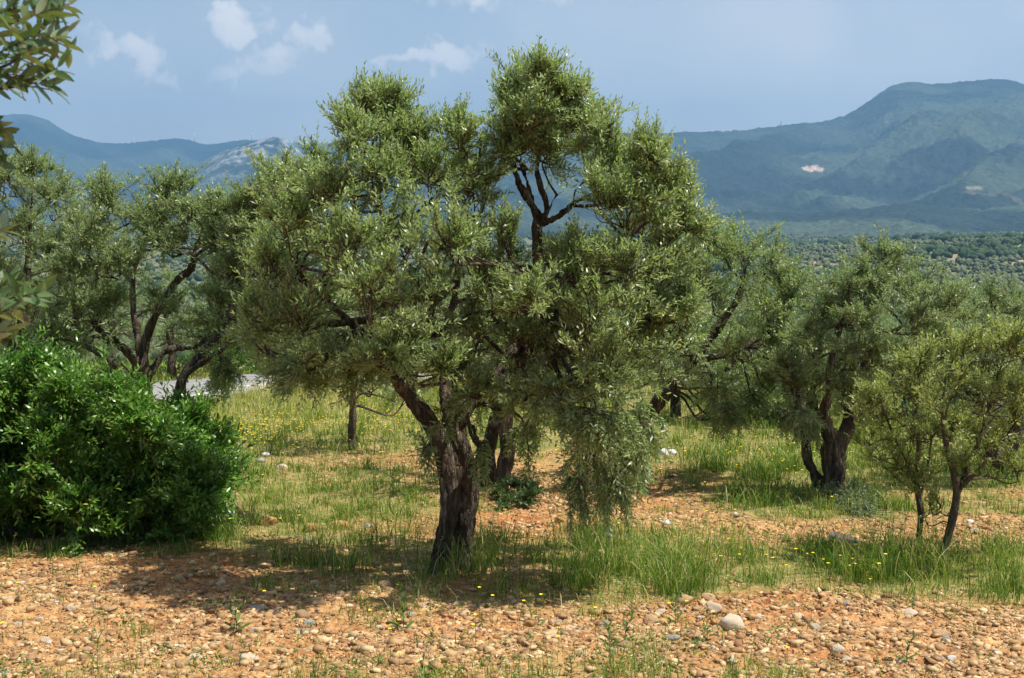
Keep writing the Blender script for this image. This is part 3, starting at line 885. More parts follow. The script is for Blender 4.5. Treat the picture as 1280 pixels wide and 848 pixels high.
# ---- olive at the left edge
d = 15.5; x = (28 - 640) / F * d; B = np.array([x, d, float(zground(x, d))])
sk = [skel(d, [(28, 620, 0, .18), (32, 540, 0, .15), (38, 470, 0, .12), (30, 400, 0, .08), (35, 320, 0, .04), (40, 240, 0, .012)]),
      skel(d, [(38, 480, 0, .09), (70, 420, -.1, .05), (85, 340, -.1, .03), (88, 270, 0, .012)]), skel(d, [(36, 480, 0, .09), (0, 400, .1, .05), (-30, 300, .1, .02)])]
rng = np.random.default_rng(25)
c5 = cl(rng, d, [(35, 222, 32, 30, .5), (62, 250, 38, 36, .8), (10, 235, 34, 34, .8), (85, 290, 28, 36, .7), (30, 290, 40, 38), (-30, 270, 40, 40), (60, 335, 40, 36), (5, 345, 40, 36), (-40, 340, 40, 40),
                 (40, 385, 40, 34), (-10, 400, 40, 34), (85, 375, 34, 34), (-50, 420, 40, 40)], 1.4)
finish_tree('olive_tree', 'grey green olive behind the bush at the left edge, topped by a bare twig', 'olive tree', B, sk, c5,
            dict(sprays=18, twigs=9, leaves=11, LL=.062, LW=.0130, up=.65, tw_len=.16), 'olive_far', 35, remesh=None, bumpy=.015)

# ---- leaning olive right of the big one
B = gpt(772, 610); d = B[1]
sk = [skel(d, [(770, 618, 0, .14), (778, 585, 0, .11), (795, 545, 0, .10), (825, 500, 0, .09), (865, 450, 0, .07), (905, 400, 0, .05), (930, 350, 0, .03), (925, 300, 0, .01)]),
      skel(d, [(825, 500, 0, .07), (850, 430, .1, .045), (862, 370, .1, .03), (860, 320, 0, .012)]), skel(d, [(865, 450, 0, .05), (920, 440, -.1, .035), (970, 410, -.1, .015)])]
rng = np.random.default_rng(26)
c6 = cl(rng, d, [(912, 306, 22, 22, .4), (870, 335, 40, 36, .7), (925, 338, 40, 36, .8), (965, 345, 34, 30, .5), (900, 385, 44, 40, .9), (950, 388, 42, 38, .8), (985, 380, 26, 36, .5), (860, 425, 40, 36), (915, 440, 44, 38, .9),
                 (962, 440, 36, 38, .7), (885, 485, 40, 32, .7, 1, .5), (935, 490, 38, 30, .6, 1, .5), (835, 470, 32, 36, .8), (900, 522, 30, 24, .4, .9, .8), (965, 482, 30, 30, .5), (842, 350, 32, 34)], 1.3)
finish_tree('olive_tree', 'olive leaning right with hanging leafy boughs, between the big olive and the right one', 'olive tree', B, sk, c6,
            dict(sprays=14, twigs=9, leaves=11, LL=.062, LW=.0130, up=.65, tw_len=.165), 'olive', 36, bumpy=.018)

# ---- right olive with gnarled double trunk
B = gpt(1040, 625); d = B[1]
sk = [skel(d, [(1046, 636, 0, .16), (1044, 605, 0, .115), (1040, 575, 0, .12), (1041, 552, 0, .11), (1034, 535, -.05, .075), (1028, 515, -.1, .07), (1036, 495, -.1, .055), (1040, 450, -.1, .04), (1060, 380, -.1, .02)]),
      skel(d, [(1046, 600, .05, .09), (1050, 560, .05, .08), (1060, 535, .05, .085), (1064, 505, .05, .065), (1078, 470, .1, .05), (1092, 430, .1, .04), (1108, 418, .1, .034), (1122, 412, .1, .03), (1150, 395, .1, .015)]),
      skel(d, [(1038, 632, .1, .10), (1024, 604, .1, .065), (1011, 575, .1, .06), (1006, 545, .1, .06), (1002, 515, .12, .06), (998, 480, .12, .035), (1005, 430, .1, .015)]),
      skel(d, [(1064, 520, .05, .05), (1078, 512, .1, .04), (1090, 502, .15, .035), (1115, 480, .2, .02)]),
      skel(d, [(1092, 430, .1, .03), (1092, 405, 0, .025), (1085, 360, 0, .012)])]
rng = np.random.default_rng(27)
c7 = cl(rng, d, [(1078, 350, 34, 26, .5), (1112, 340, 32, 26, .5), (1055, 372, 36, 32, .7), (1098, 375, 42, 32, .8), (1145, 370, 36, 30, .6), (1025, 395, 34, 34, .7), (1072, 405, 26, 20, .7, .8), (1150, 410, 40, 30, .8), (1110, 445, 40, 30, .7, .8), (1020, 440, 38, 36, .8),
                 (1055, 455, 36, 30, .9), (995, 460, 30, 34, .6), (1010, 490, 34, 28, .7), (1060, 485, 34, 26, .6), (990, 520, 26, 28, .4, .9, .7), (1100, 480, 40, 30, .8), (1018, 530, 20, 20, .3, .5, .8), (1180, 395, 28, 26, .5), (1140, 460, 36, 30), (1180, 440, 34, 32)], 1.25)
finish_tree('olive_tree', 'right olive with a dark gnarled trunk splitting into three stems', 'olive tree', B, sk, c7,
            dict(sprays=14, twigs=9, leaves=11, LL=.062, LW=.0130, up=.65, tw_len=.16), 'olive_far', 37, remesh=.02, bumpy=.024)

# ---- two saplings
B = gpt(1147, 702); d = B[1]
sk = [skel(d, [(1147, 706, 0, .034), (1149, 670, 0, .026), (1151, 640, 0, .026), (1146, 600, 0, .022), (1148, 560, 0, .018), (1146, 520, 0, .014), (1150, 470, 0, .006)]),
      skel(d, [(1151, 640, 0, .018), (1138, 590, -.1, .012), (1115, 540, -.2, .009), (1100, 500, -.2, .005)]), skel(d, [(1150, 625, 0, .014), (1160, 580, .1, .01), (1168, 520, .2, .006)])]
rng = np.random.default_rng(28)
c8 = cl(rng, d, [(1147, 612, 26, 26, .4, .8), (1122, 585, 30, 28, .6, .7), (1105, 555, 34, 32, .7, .8), (1145, 560, 34, 34, .7, .8), (1108, 515, 34, 34, .7, .8), (1148, 510, 36, 34, .8, .9), (1125, 470, 34, 30, .6, .8), (1158, 462, 30, 28, .6, .8), (1165, 540, 30, 34, .6, .7), (1090, 500, 24, 30, .4, .6)], .6)
finish_tree('olive_sapling', 'olive sapling with the thinner straight stem, left one of the pair at right', 'sapling', B, sk, c8,
            dict(sprays=8, twigs=7, leaves=12, LL=.055, LW=.012, tw_len=.16, up=.75, spread=.55), 'sapling', 38, 'bark_thin', bumpy=.003, r0=.010, sides=9)
B = gpt(1178, 716); d = B[1]
sk = [skel(d, [(1176, 722, 0, .045), (1180, 690, 0, .036), (1189, 655, 0, .033), (1196, 620, 0, .030), (1192, 590, 0, .026), (1183, 560, 0, .02), (1178, 520, 0, .012), (1182, 470, 0, .006)]),
      skel(d, [(1196, 620, 0, .024), (1212, 580, .1, .02), (1228, 540, .1, .016), (1240, 490, .1, .01), (1250, 440, .1, .005)]),
      skel(d, [(1200, 610, 0, .02), (1230, 580, -.1, .014), (1262, 540, -.1, .01), (1290, 490, -.1, .006)])]
rng = np.random.default_rng(29)
c9 = cl(rng, d, [(1200, 590, 30, 24, .5, .7), (1188, 545, 32, 34, .6, .8), (1225, 545, 34, 34, .7, .8), (1262, 545, 34, 34, .7, .8), (1195, 495, 36, 36, .7, .9), (1240, 490, 38, 36, .8, .9), (1282, 490, 38, 38, .8, .9),
                 (1205, 450, 34, 30, .6, .8), (1250, 440, 36, 28, .6, .8), (1290, 440, 34, 34, .6, .8), (1176, 640, 12, 26, .3, .35), (1270, 590, 24, 22, .4, .5), (1320, 500, 40, 50)], .65)
finish_tree('olive_sapling', 'olive sapling with the thicker leaning stem, right one of the pair at right', 'sapling', B, sk, c9,
            dict(sprays=8, twigs=7, leaves=12, LL=.055, LW=.012, tw_len=.16, up=.75, spread=.55), 'sapling', 39, 'bark_thin', bumpy=.004, r0=.011, sides=9)

# ---- olive at the right edge
B = gpt(1262, 602); d = B[1]
sk = [skel(d, [(1264, 608, 0, .16), (1254, 585, 0, .12), (1240, 560, 0, .10), (1228, 530, 0, .08), (1225, 480, 0, .05), (1240, 420, 0, .02), (1245, 380, 0, .01)]), skel(d, [(1254, 585, 0, .09), (1280, 520, 0, .06), (1300, 440, 0, .02)])]
rng = np.random.default_rng(30)
c10 = cl(rng, d, [(1235, 378, 30, 20, .5), (1262, 384, 30, 22, .5), (1205, 392, 26, 22, .5), (1230, 420, 36, 30), (1275, 425, 36, 32), (1200, 440, 32, 30), (1240, 465, 36, 30), (1290, 470, 34, 34), (1210, 490, 30, 30), (1265, 515, 32, 26), (1310, 400, 40, 36), (1225, 530, 26, 20, .6, .6)], 1.3)
finish_tree('olive_tree', 'olive at the right edge with a slanting trunk behind the saplings', 'olive tree', B, sk, c10,
            dict(sprays=11, twigs=7, leaves=11, LL=.06, LW=.014, tw_len=.17), 'olive_far', 40, bumpy=.018)


# ---- rows of olives further back: one built, the rest copied
def back_rows():
    rng = np.random.default_rng(50)
    base = np.zeros(3)
    pol = [(np.array([[0, 0, -.1], [.05, 0, .5], [-.05, .05, 1.0], [.1, 0, 1.6], [.2, 0, 2.6], [.3, .1, 3.3]]), np.array([.18, .14, .12, .08, .04, .015])),
           (np.array([[-.03, 0, .9], [-.4, .1, 1.4], [-.8, .1, 2.1], [-1.0, 0, 2.9]]), np.array([.09, .07, .04, .015])),
           (np.array([[.03, 0, 1.1], [.5, -.2, 1.6], [.9, -.3, 2.2], [1.2, -.2, 2.9]]), np.array([.08, .06, .035, .012]))]
    cc = []
    for i in range(34):
        a = rng.uniform(0, 6.28); r = 1.7 * math.sqrt(rng.random()); z = rng.uniform(1.1, 3.7); r *= 1 - .35 * abs(z - 2.1) / 1.6
        cc.append([r * math.cos(a), r * math.sin(a), z, .5, .5, .42, 1, .3 if z < 1.6 else 0])
    L = 'olive tree of the shaded rows beyond the sunny grass, behind the nearer olives'
    proto = finish_tree('olive_tree', L, 'olive tree', base, pol, cc, dict(sprays=11, twigs=6, leaves=10, LL=.085, LW=.022, tw_len=.2, stem=False, simple=True), 'olive_far', 51, bumpy=.02,
                        group='olives of the back rows')
    spots = [(845, 524), (905, 532), (962, 528), (1015, 530), (1075, 522), (1130, 532), (1190, 528), (1245, 535), (1300, 530), (700, 508), (640, 492), (765, 500), (560, 488), (480, 484), (400, 474),
             (1000, 505), (1100, 500), (1210, 502), (880, 500), (1330, 560), (55, 492), (140, 484), (215, 476), (-20, 500)]
    for i, (px, py) in enumerate(spots):
        x, y = hit(px, py)
        if i == 0:
            o = proto
        else:
            o = proto.copy(); COL.objects.link(o)
            for ch in proto.children:
                c = ch.copy(); c.parent = o; COL.objects.link(c)
        o.location = (x, y, float(zground(x, y)))
        s = rng.uniform(.85, 1.1) * (.62 if px > 790 else .8)
        o.scale = (s, s, s * rng.uniform(.9, 1.05)); o.rotation_euler = (0, 0, rng.uniform(0, 6.28))
        if px < 330:
            o['label'] = 'olive tree beyond the road, glimpsed through the left olives'
            o['group'] = 'olives beyond the road'


back_rows()


# ---- overhanging olive at top left, mostly outside the picture
def near_branch():
    rng = np.random.default_rng(60)
    d = 2.7
    base = np.array([-2.6, 2.4, float(zground(-2.6, 2.4))])
    g = lambda *pts: skel(d, list(pts))
    trunk = (np.array([base + [0, 0, -.1], base + [.05, 0, .6], base + [0, .05, 1.3], base + [.15, .1, 2.0], base + [.4, .1, 2.5], P(-170, 60, d)]), np.array([.16, .12, .1, .07, .04, .014]))
    low = (np.array([base + [0, .05, 1.0], base + [.4, .1, 1.3], P(-220, 400, d), P(-90, 395, d)]), np.array([.06, .04, .02, .008]))
    polys = [trunk, low, g((-170, 60, 0, .014), (-60, 95, 0, .006), (0, 85, 0, .0035), (40, 62, 0, .002)),
             g((-60, 95, 0, .005), (-20, 112, 0, .003), (30, 108, 0, .0022), (62, 112, 0, .0014)),
             g((-170, 60, 0, .01), (-60, 20, .05, .005), (10, 30, .05, .003), (60, 10, .05, .002), (85, 5, .05, .001)),
             g((-190, 200, 0, .01), (-60, 150, .1, .005), (-20, 150, .1, .003), (5, 170, .1, .003), (28, 195, .1, .0016)),
             g((-220, 330, 0, .01), (-60, 310, 0, .004), (0, 300, 0, .002)),
             g((-90, 395, 0, .006), (-20, 385, 0, .003), (20, 372, 0, .002), (60, 372, 0, .0014)),
             g((-90, 395, 0, .006), (-30, 420, 0, .003), (14, 420, 0, .0018))]
    root = thing('olive_tree', 'close overhanging olive whose leafy twigs reach in at the upper left corner', 'olive tree', tuple(base))
    tb = []
    for p, r in polys:
        pp, rr = resample(p, r, 22); tb.append(tube(pp - base, rr, 9, .05, 1.0))
    V, Q, T = join_tubes(tb)
    link('trunk', mk_mesh('near_trunk', V, [Q, T], mats=[M['bark_thin']], smooth=True), root)
    b, dd, nn, LL, WW = [], [], [], [], []

    def shoot(p0, p1, n, L=.062, dz=0):
        a = P(p0[0], p0[1], d + dz + rng.uniform(-.12, .12)); e = P(p1[0], p1[1], d + dz + rng.uniform(-.12, .12)); ax = unit(e - a)
        u = unit(np.cross(ax, [0, 1, .2])); w = np.cross(ax, u)
        for i in range(n):
            s = (i // 2 * 2 + 1) / n
            ph = (i // 2) * math.pi / 2 + (i % 2) * math.pi + rng.normal() * .4 + .4
            o = u * math.cos(ph) + w * math.sin(ph)
            q = unit(ax * (.5 + .6 * s) + o * .8 + rng.normal(size=3) * .15)
            b.append(a + (e - a) * s); dd.append(q); nn.append(unit(ax - q * np.dot(ax, q) + np.array([0, -.2, .5]) + rng.normal(size=3) * .3))
            LL.append(L * rng.uniform(.7, 1.15)); WW.append(.0165 * rng.uniform(.85, 1.2) * L / .058)
        tv.append((a, e))
    tv = []
    for p0, p1, n in [((-10, 70), (40, 45), 12), ((0, 80), (60, 60), 14), ((20, 70), (85, 40), 12), ((30, 60), (70, 20), 12), ((10, 40), (60, 0), 14), ((0, 30), (30, -20), 14), ((40, 20), (90, 5), 10),
                      ((40, 20), (75, -15), 10), ((-20, 60), (10, 20), 14), ((-20, 90), (30, 95), 12), ((10, 95), (60, 108), 8), ((50, 104), (72, 84), 7), ((-10, 110), (20, 108), 8), ((-30, 50), (0, 0), 14), ((-20, 20), (20, 10), 14),
                      ((60, 45), (88, 62), 8), ((30, 80), (60, 92), 9), ((-40, 150), (2, 165), 12), ((-30, 190), (2, 205), 10), ((-30, 160), (4, 185), 10), ((-50, 310), (-5, 290), 10), ((-25, 300), (8, 285), 6), ((-60, 390), (0, 370), 14), ((0, 380), (30, 365), 10), ((20, 372), (50, 366), 9), ((-20, 395), (20, 385), 10),
                      ((-20, 360), (15, 355), 8), ((-20, 425), (6, 412), 6), ((-10, 425), (12, 425), 4), ((-90, 40), (-30, 0), 16), ((-100, 100), (-40, 110), 16), ((-120, 60), (-60, 60), 16), ((-150, 380), (-80, 360), 16), ((-150, 410), (-70, 430), 16)]:
        shoot(p0, p1, n)
    # the rest of the crown, above and left of the picture
    for i in range(150):
        c = np.array([rng.uniform(-3.6, -1.75), rng.uniform(1.3, 3.6), rng.uniform(2.6, 4.6)])
        pxx, pyy = proj(*c)
        if pxx > -90 and pyy > -60:
            continue
        e = c + unit(rng.normal(size=3) + [0, 0, .4]) * .22
        ax = unit(e - c); u = unit(np.cross(ax, [0, 1, .2])); w = np.cross(ax, u)
        tv.append((c, e))
        for k in range(16):
            s = (k // 2 * 2 + 1) / 16; ph = (k // 2) * math.pi / 2 + (k % 2) * math.pi
            q = unit(ax * .8 + (u * math.cos(ph) + w * math.sin(ph)) * .8)
            b.append(c + (e - c) * s); dd.append(q); nn.append(unit(ax - q * np.dot(ax, q) + np.array([0, 0, .5]))); LL.append(.055); WW.append(.012)
    b, dd, nn, LL, WW = map(np.array, (b, dd, nn, LL, WW))
    # curved ten-vertex leaves for the close-up
    n = len(b); s = unit(np.cross(dd, nn)); n2 = np.cross(s, dd); bend = rng.uniform(-.3, .9, n)[:, None]
    prof = [(0, .10, 0), (.15, .62, .5), (.35, .98, .9), (.6, .95, 1.0), (.82, .6, .7), (1.0, .06, 0.)]
    rows = []
    for t, w_, h in prof:
        c = b + dd * (LL[:, None] * t) + n2 * bend * LL[:, None] * .12 * h
        for sd in (1, 0, -1):
            rows.append(c + s * sd * WW[:, None] * .5 * w_ - (n2 * WW[:, None] * .12 * (1 if sd == 0 else 0)))
    V = np.stack(rows, 1).reshape(-1, 3); q = []
    for k in range(5):
        q += [[k * 3, k * 3 + 3, k * 3 + 4, k * 3 + 1], [k * 3 + 1, k * 3 + 4, k * 3 + 5, k * 3 + 2]]
    Q = (np.array(q)[None] + (np.arange(n) * 18)[:, None, None]).reshape(-1, 4)
    A = np.array([a for a, e in tv]); E = np.array([e for a, e in tv])
    V1, Q1 = thin_tubes(A, E, .0022, .001)
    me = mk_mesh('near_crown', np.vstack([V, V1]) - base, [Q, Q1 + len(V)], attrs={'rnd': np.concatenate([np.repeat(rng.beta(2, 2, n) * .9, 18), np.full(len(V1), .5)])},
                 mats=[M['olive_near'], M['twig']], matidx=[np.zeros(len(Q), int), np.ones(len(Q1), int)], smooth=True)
    link('crown', me, root)


near_branch()


# ---- bushes
def shrub(name, label, cat, base, clumps, fol, mat, seed, group=None, stems=5, stemr=.02):
    rng = np.random.default_rng(seed)
    root = thing(name, label, cat, tuple(base), group)
    V, pl, rnd, midx, k, s0 = foliage(rng, clumps, **fol)
    me = mk_mesh(name + '_foliage', V - base, pl, attrs={'rnd': rnd}, mats=[M[mat], M['greenstem']], matidx=midx)
    link('foliage', me, root)
    C = np.array(clumps)
    for i in rng.choice(len(C), min(stems, len(C)), replace=False):
        c = C[i, :3] - base
        a = np.array([rng.normal() * .12 + c[0] * .45, rng.normal() * .1 + c[1] * .45, -.05])
        m = (a + c) / 2 + rng.normal(size=3) * .05
        p, r = resample([a, m, c], [stemr, stemr * .7, stemr * .3], 12)
        V, Q, T = tube(p, r, 6)
        link('stem', mk_mesh(name + '_stem', V, [Q, T], mats=[M['bark_thin']], smooth=True), root)
    print(name, k)
    return root


rng = np.random.default_rng(70)
bx, by = hit(110, 690); by += .60
Bb = np.array([bx, by, float(zground(bx, by))])
bc = []
for _ in range(150):
    px = rng.uniform(-120, 272)
    top = np.interp(px, [-120, 0, 40, 90, 130, 180, 230, 270, 300], [455, 452, 446, 446, 458, 484, 500, 550, 590])
    bot = np.interp(px, [-120, 0, 200, 250, 300], [690, 690, 685, 655, 600])
    py = rng.uniform(top + 26, max(bot, top + 30)); dd = rng.uniform(-1, 1)
    q = P(px, py, by + dd * .85 * min(1, .45 + (py - top) / 120))
    if px > 262:
        q = P(px, py, by + dd * .2)
    k = rng.uniform(.6, 1.25)
    bc.append([*q, .24 * k, .24 * k, .23 * k, 1, .0])
gz = [c for c in bc if c[2] > float(zground(c[0], c[1])) + .12]
shrub('bush', 'large dense bright green bush with narrow glossy leaves at the left', 'bush', Bb, gz,
      dict(sprays=14, twigs=7, leaves=9, LL=.085, LW=.0205, tw_len=.20, up=.6, spread=.75), 'bush', 71, stems=14, stemr=.014)


def mound(px, py, w, h, n, seed, depth=.3):
    rng = np.random.default_rng(seed); x, y = hit(px, py); z = float(zground(x, y)); k = y / F
    return np.array([x, y, z]), [[x + rng.normal() * w * k * .4, y + rng.normal() * depth, z + rng.uniform(.03, h * k * .8), w * k * .32, .15, h * k * .4, 1, 0] for _ in range(n)]


b_, c_ = mound(652, 632, 34, 22, 8, 72); shrub('shrub', 'small dark green shrub at the foot of the two-stemmed olive', 'shrub', b_, c_, dict(sprays=10, twigs=5, leaves=10, LL=.045, LW=.02, tw_len=.1), 'darkshrub', 73, stemr=.008)
b_, c_ = mound(1068, 642, 56, 14, 9, 74); shrub('shrub', 'low grey green shrub in front of the right olive trunk', 'shrub', b_, c_, dict(sprays=9, twigs=5, leaves=10, LL=.04, LW=.012, tw_len=.12), 'sage', 75, stemr=.006)
for i, (px, py, w, h, lab) in enumerate([(290, 470, 110, 45, 'green shrub beyond the road, left one under the olive boughs'), (370, 468, 90, 40, 'green shrub beyond the road, behind the big olive crown')]):
    b_, c_ = mound(px, py, w, h, 26, 80 + i, 1.0)
    shrub('shrub', lab, 'shrub', b_, c_, dict(sprays=9, twigs=6, leaves=10, LL=.09, LW=.035, tw_len=.25, simple=True), 'bush', 85 + i)
for i, (px, py, w, h, lab) in enumerate([(1200, 545, 90, 60, 'dark green shrub behind the saplings at the far grass edge'), (690, 490, 110, 60, 'dark green shrub at the grass edge behind the two-stemmed olive'),
                                         (960, 528, 60, 34, 'dark green shrub in the shaded rows left of the right olive')]):
    b_, c_ = mound(px, py, w, h, 22, 90 + i, .8)
    shrub('shrub', lab, 'shrub', b_, c_, dict(sprays=9, twigs=6, leaves=10, LL=.08, LW=.03, tw_len=.22, simple=True), 'darkshrub', 95 + i)


# ------------------------------------------------------------------ road
def road():
    rng = np.random.default_rng(100)
    pts = [(130, 506), (190, 498), (240, 489), (290, 484), (345, 479), (430, 475), (520, 472)]
    ctr = [hit(*p) for p in pts]
    c = np.array([[x, y, 0] for x, y in ctr]); c, _ = resample(c, np.ones(len(c)), 90)
    t = unit(np.gradient(c, axis=0)); nrm = np.stack([-t[:, 1], t[:, 0], 0 * t[:, 0]], 1)
    offs = np.linspace(-1.5, 1.5, 9)
    V = []
    zc = zbase(c[:, 0], c[:, 1]) + .10
    for o in offs:
        p = c + nrm * o
        V.append(np.stack([p[:, 0], p[:, 1], zc + .03 * (1 - (o / 1.5) ** 2) + .006 * fbm(p[:, 0] * 2, p[:, 1] * 2, 3, 7)], 1))
    for o in (1.52, -1.52):
        p = c + nrm * o; V.append(np.stack([p[:, 0], p[:, 1], zc - .4], 1))
    order = [10] + list(range(9)) + [9]
    V = np.stack([V[i] for i in order], 1); n, m = V.shape[:2]; V = V.reshape(-1, 3)
    I = np.arange(n - 1)[:, None] * m; J = np.arange(m - 1)[None]
    Q = np.stack([I + J, I + J + 1, I + m + J + 1, I + m + J], -1).reshape(-1, 4)
    m_, nt, nd, lk = new_mat('asphalt')
    tc = N(nd, 'ShaderNodeTexCoord'); a = N(nd, 'ShaderNodeTexNoise'); a.inputs['Scale'].default_value = 3; a.inputs['Detail'].default_value = 8
    lk.new(tc.outputs['Object'], a.inputs[0]); r = ramp(nd, [(.3, (.17, .165, .16)), (.7, (.30, .29, .28))]); lk.new(a.outputs[0], r.inputs[0])
    p = N(nd, 'ShaderNodeBsdfPrincipled'); p.inputs['Roughness'].default_value = .85; lk.new(r.outputs[0], p.inputs[0])
    out = N(nd, 'ShaderNodeOutputMaterial'); lk.new(p.outputs[0], out.inputs[0])
    link('road', mk_mesh('road', V, [Q], mats=[m_], smooth=True), kind='structure')
    # concrete kerb along the near edge, a real step
    tb = []
    p = c - nrm * 1.63
    prof = np.array([[-.09, -.4], [-.09, .10], [-.075, .12], [.075, .12], [.09, .10], [.09, -.4]])
    V = np.zeros((len(c), 6, 3))
    for i in range(len(c)):
        for k, (o, z) in enumerate(prof):
            q = p[i] + nrm[i] * o; V[i, k] = (q[0], q[1], zc[i] + z)
    V = V.reshape(-1, 3); n = len(c)
    I = np.arange(n - 1)[:, None] * 6; J = np.arange(5)[None]
    Q = np.stack([I + J, I + J + 1, I + 6 + J + 1, I + 6 + J], -1).reshape(-1, 4)
    link('road_kerb', mk_mesh('road_kerb', V, [Q], mats=[flat_mat('kerb_concrete', (.42, .41, .39), .9)]), kind='structure')
    return c


ROAD = road()


# ------------------------------------------------------------------ grass
def scatter(rng, n, dmin=6.0, dmax=40, power=1.0, xm=.56):
    """points in the wedge of ground the camera overlooks; denser close by"""
    u = rng.random(n)
    d = (dmin ** (2 - power) + u * (dmax ** (2 - power) - dmin ** (2 - power))) ** (1 / (2 - power))
    x = rng.uniform(-xm, xm, n) * d
    return x, d


HT = """
5555566555555555
5556666555555555
5556665555555555
5555554444444444
4444443333444444
3333333333455555
3333334333345554
3333333333334433
3333333333333333
3333333333333333
3333345555443333
3333456677555555
2333444677666666
2333333456653355
2222333344432234
2222222233222222
2222222222222222
2222222222222222
2223333333332222
3333333333333333
""".split()
HTT = np.array([[int(c) for c in r] for r in HT], float)
YT = (GT * 0)
for j in range(20):
    for i in range(16):
        YT[j, i] = 0.25
YT[0:5, 3:7] = [[.55] * 4, [.58] * 4, [.5] * 4, [.35] * 4, [.3] * 4]



def blades(px_dense, seed, nt, per, w0, power, dmin, dmax, hscale=1.0):
    rng = np.random.default_rng(seed)
    x, y = scatter(rng, nt, dmin, dmax, power)
    g = grassiness(x, y)
    bx_ = np.exp(-((x - Bb[0]) ** 2 + (y - Bb[1]) ** 2) / 1.2)
    rd = np.min(np.hypot(x[:, None] - ROAD[None, ::6, 0], y[:, None] - ROAD[None, ::6, 1]), axis=1) < 1.8
    clump = sstep(-.06, .24, fbm(x * 2.0, y * 2.6, 4, 300))
    prob = np.clip(g, 0, 1) ** 1.4 * (.05 + 1.05 * clump)
    prob = np.where(g < .3, prob * .5 + .012, prob)
    keep = (rng.random(len(x)) < prob) & ~rd
    x, y, g = x[keep], y[keep], g[keep]; clump2 = clump[keep]
    z = zground(x, y)
    px, py = proj(x, y, z)
    hh = table(px, py, HTT) * .060; yl = table(px, py, YT)
    ti = np.repeat(np.arange(len(x)), per); n = len(ti)
    spread = .05 + .0016 * y[ti]
    bx2 = x[ti] + rng.normal(size=n) * spread; by2 = y[ti] + rng.normal(size=n) * spread
    bz = zground(bx2, by2) - .008
    tall = (.4 + 1.15 * rng.random(len(x)) ** 1.4)[ti]
    h = hh[ti] * tall * rng.uniform(.35, 1.15, n) * (.4 + .6 * np.clip(g[ti] * 1.5, 0, 1)) * (.55 + .6 * clump2[ti]) * hscale
    a = rng.uniform(0, 6.28, n); lean = rng.beta(1.7, 1.9, n) * 1.15
    ld = np.stack([np.cos(a), np.sin(a), 0 * a], 1)
    f = rng.uniform(0, 6.28, n); sd = np.stack([np.cos(f), np.sin(f), 0 * f], 1)
    w = (w0 + .00028 * by2) * rng.uniform(.6, 1.4, n)
    b = np.stack([bx2, by2, bz], 1); h_ = h[:, None]; w_ = w[:, None]; le = lean[:, None]
    up = np.array([[0, 0, 1.]])
    p1 = b + up * h_ * .42 + ld * h_ * le * .16
    p2 = b + up * h_ * (.78 - .10 * le) + ld * h_ * le * .48
    p3 = b + up * h_ * (1.0 - .35 * le) + ld * h_ * le * .95
    V = np.stack([b - sd * w_ * .5, b + sd * w_ * .5, p1 - sd * w_ * .45, p1 + sd * w_ * .45, p2 - sd * w_ * .3, p2 + sd * w_ * .3, p3], 1).reshape(-1, 3)
    o = (np.arange(n) * 7)[:, None]
    Q = np.concatenate([np.array([[0, 1, 3, 2]]) + o, np.array([[2, 3, 5, 4]]) + o]); T = np.array([[4, 5, 6]]) + o
    tint = yl[ti] + .03 + .25 * fbm(x * .8, y * .8, 3, 310)[ti] + rng.normal(size=n) * .16 + np.where(rng.random(n) < .19, .45, 0) + .22 * sstep(.0, .3, fbm(x * .55, y * .8, 3, 315))[ti]
    rnd = np.clip(tint[:, None] + np.array([[-.06, -.06, 0, 0, .08, .08, .22]]), 0, 1).ravel()
    me = mk_mesh('grass', V, [Q, T], attrs={'rnd': rnd}, mats=[M['grass']])
    print('grass blades', n)
    return me


link('grass', blades(None, 200, 33000, 13, .0026, 1.15, 6.0, 17), kind='stuff', label='green and straw coloured tufts of grass on the near orange soil', category='grass')
link('grass', blades(None, 201, 31000, 13, .0045, 1.0, 16.5, 44, 1.15), kind='stuff', label='sunny meadow grass further back under the olive rows', category='grass')


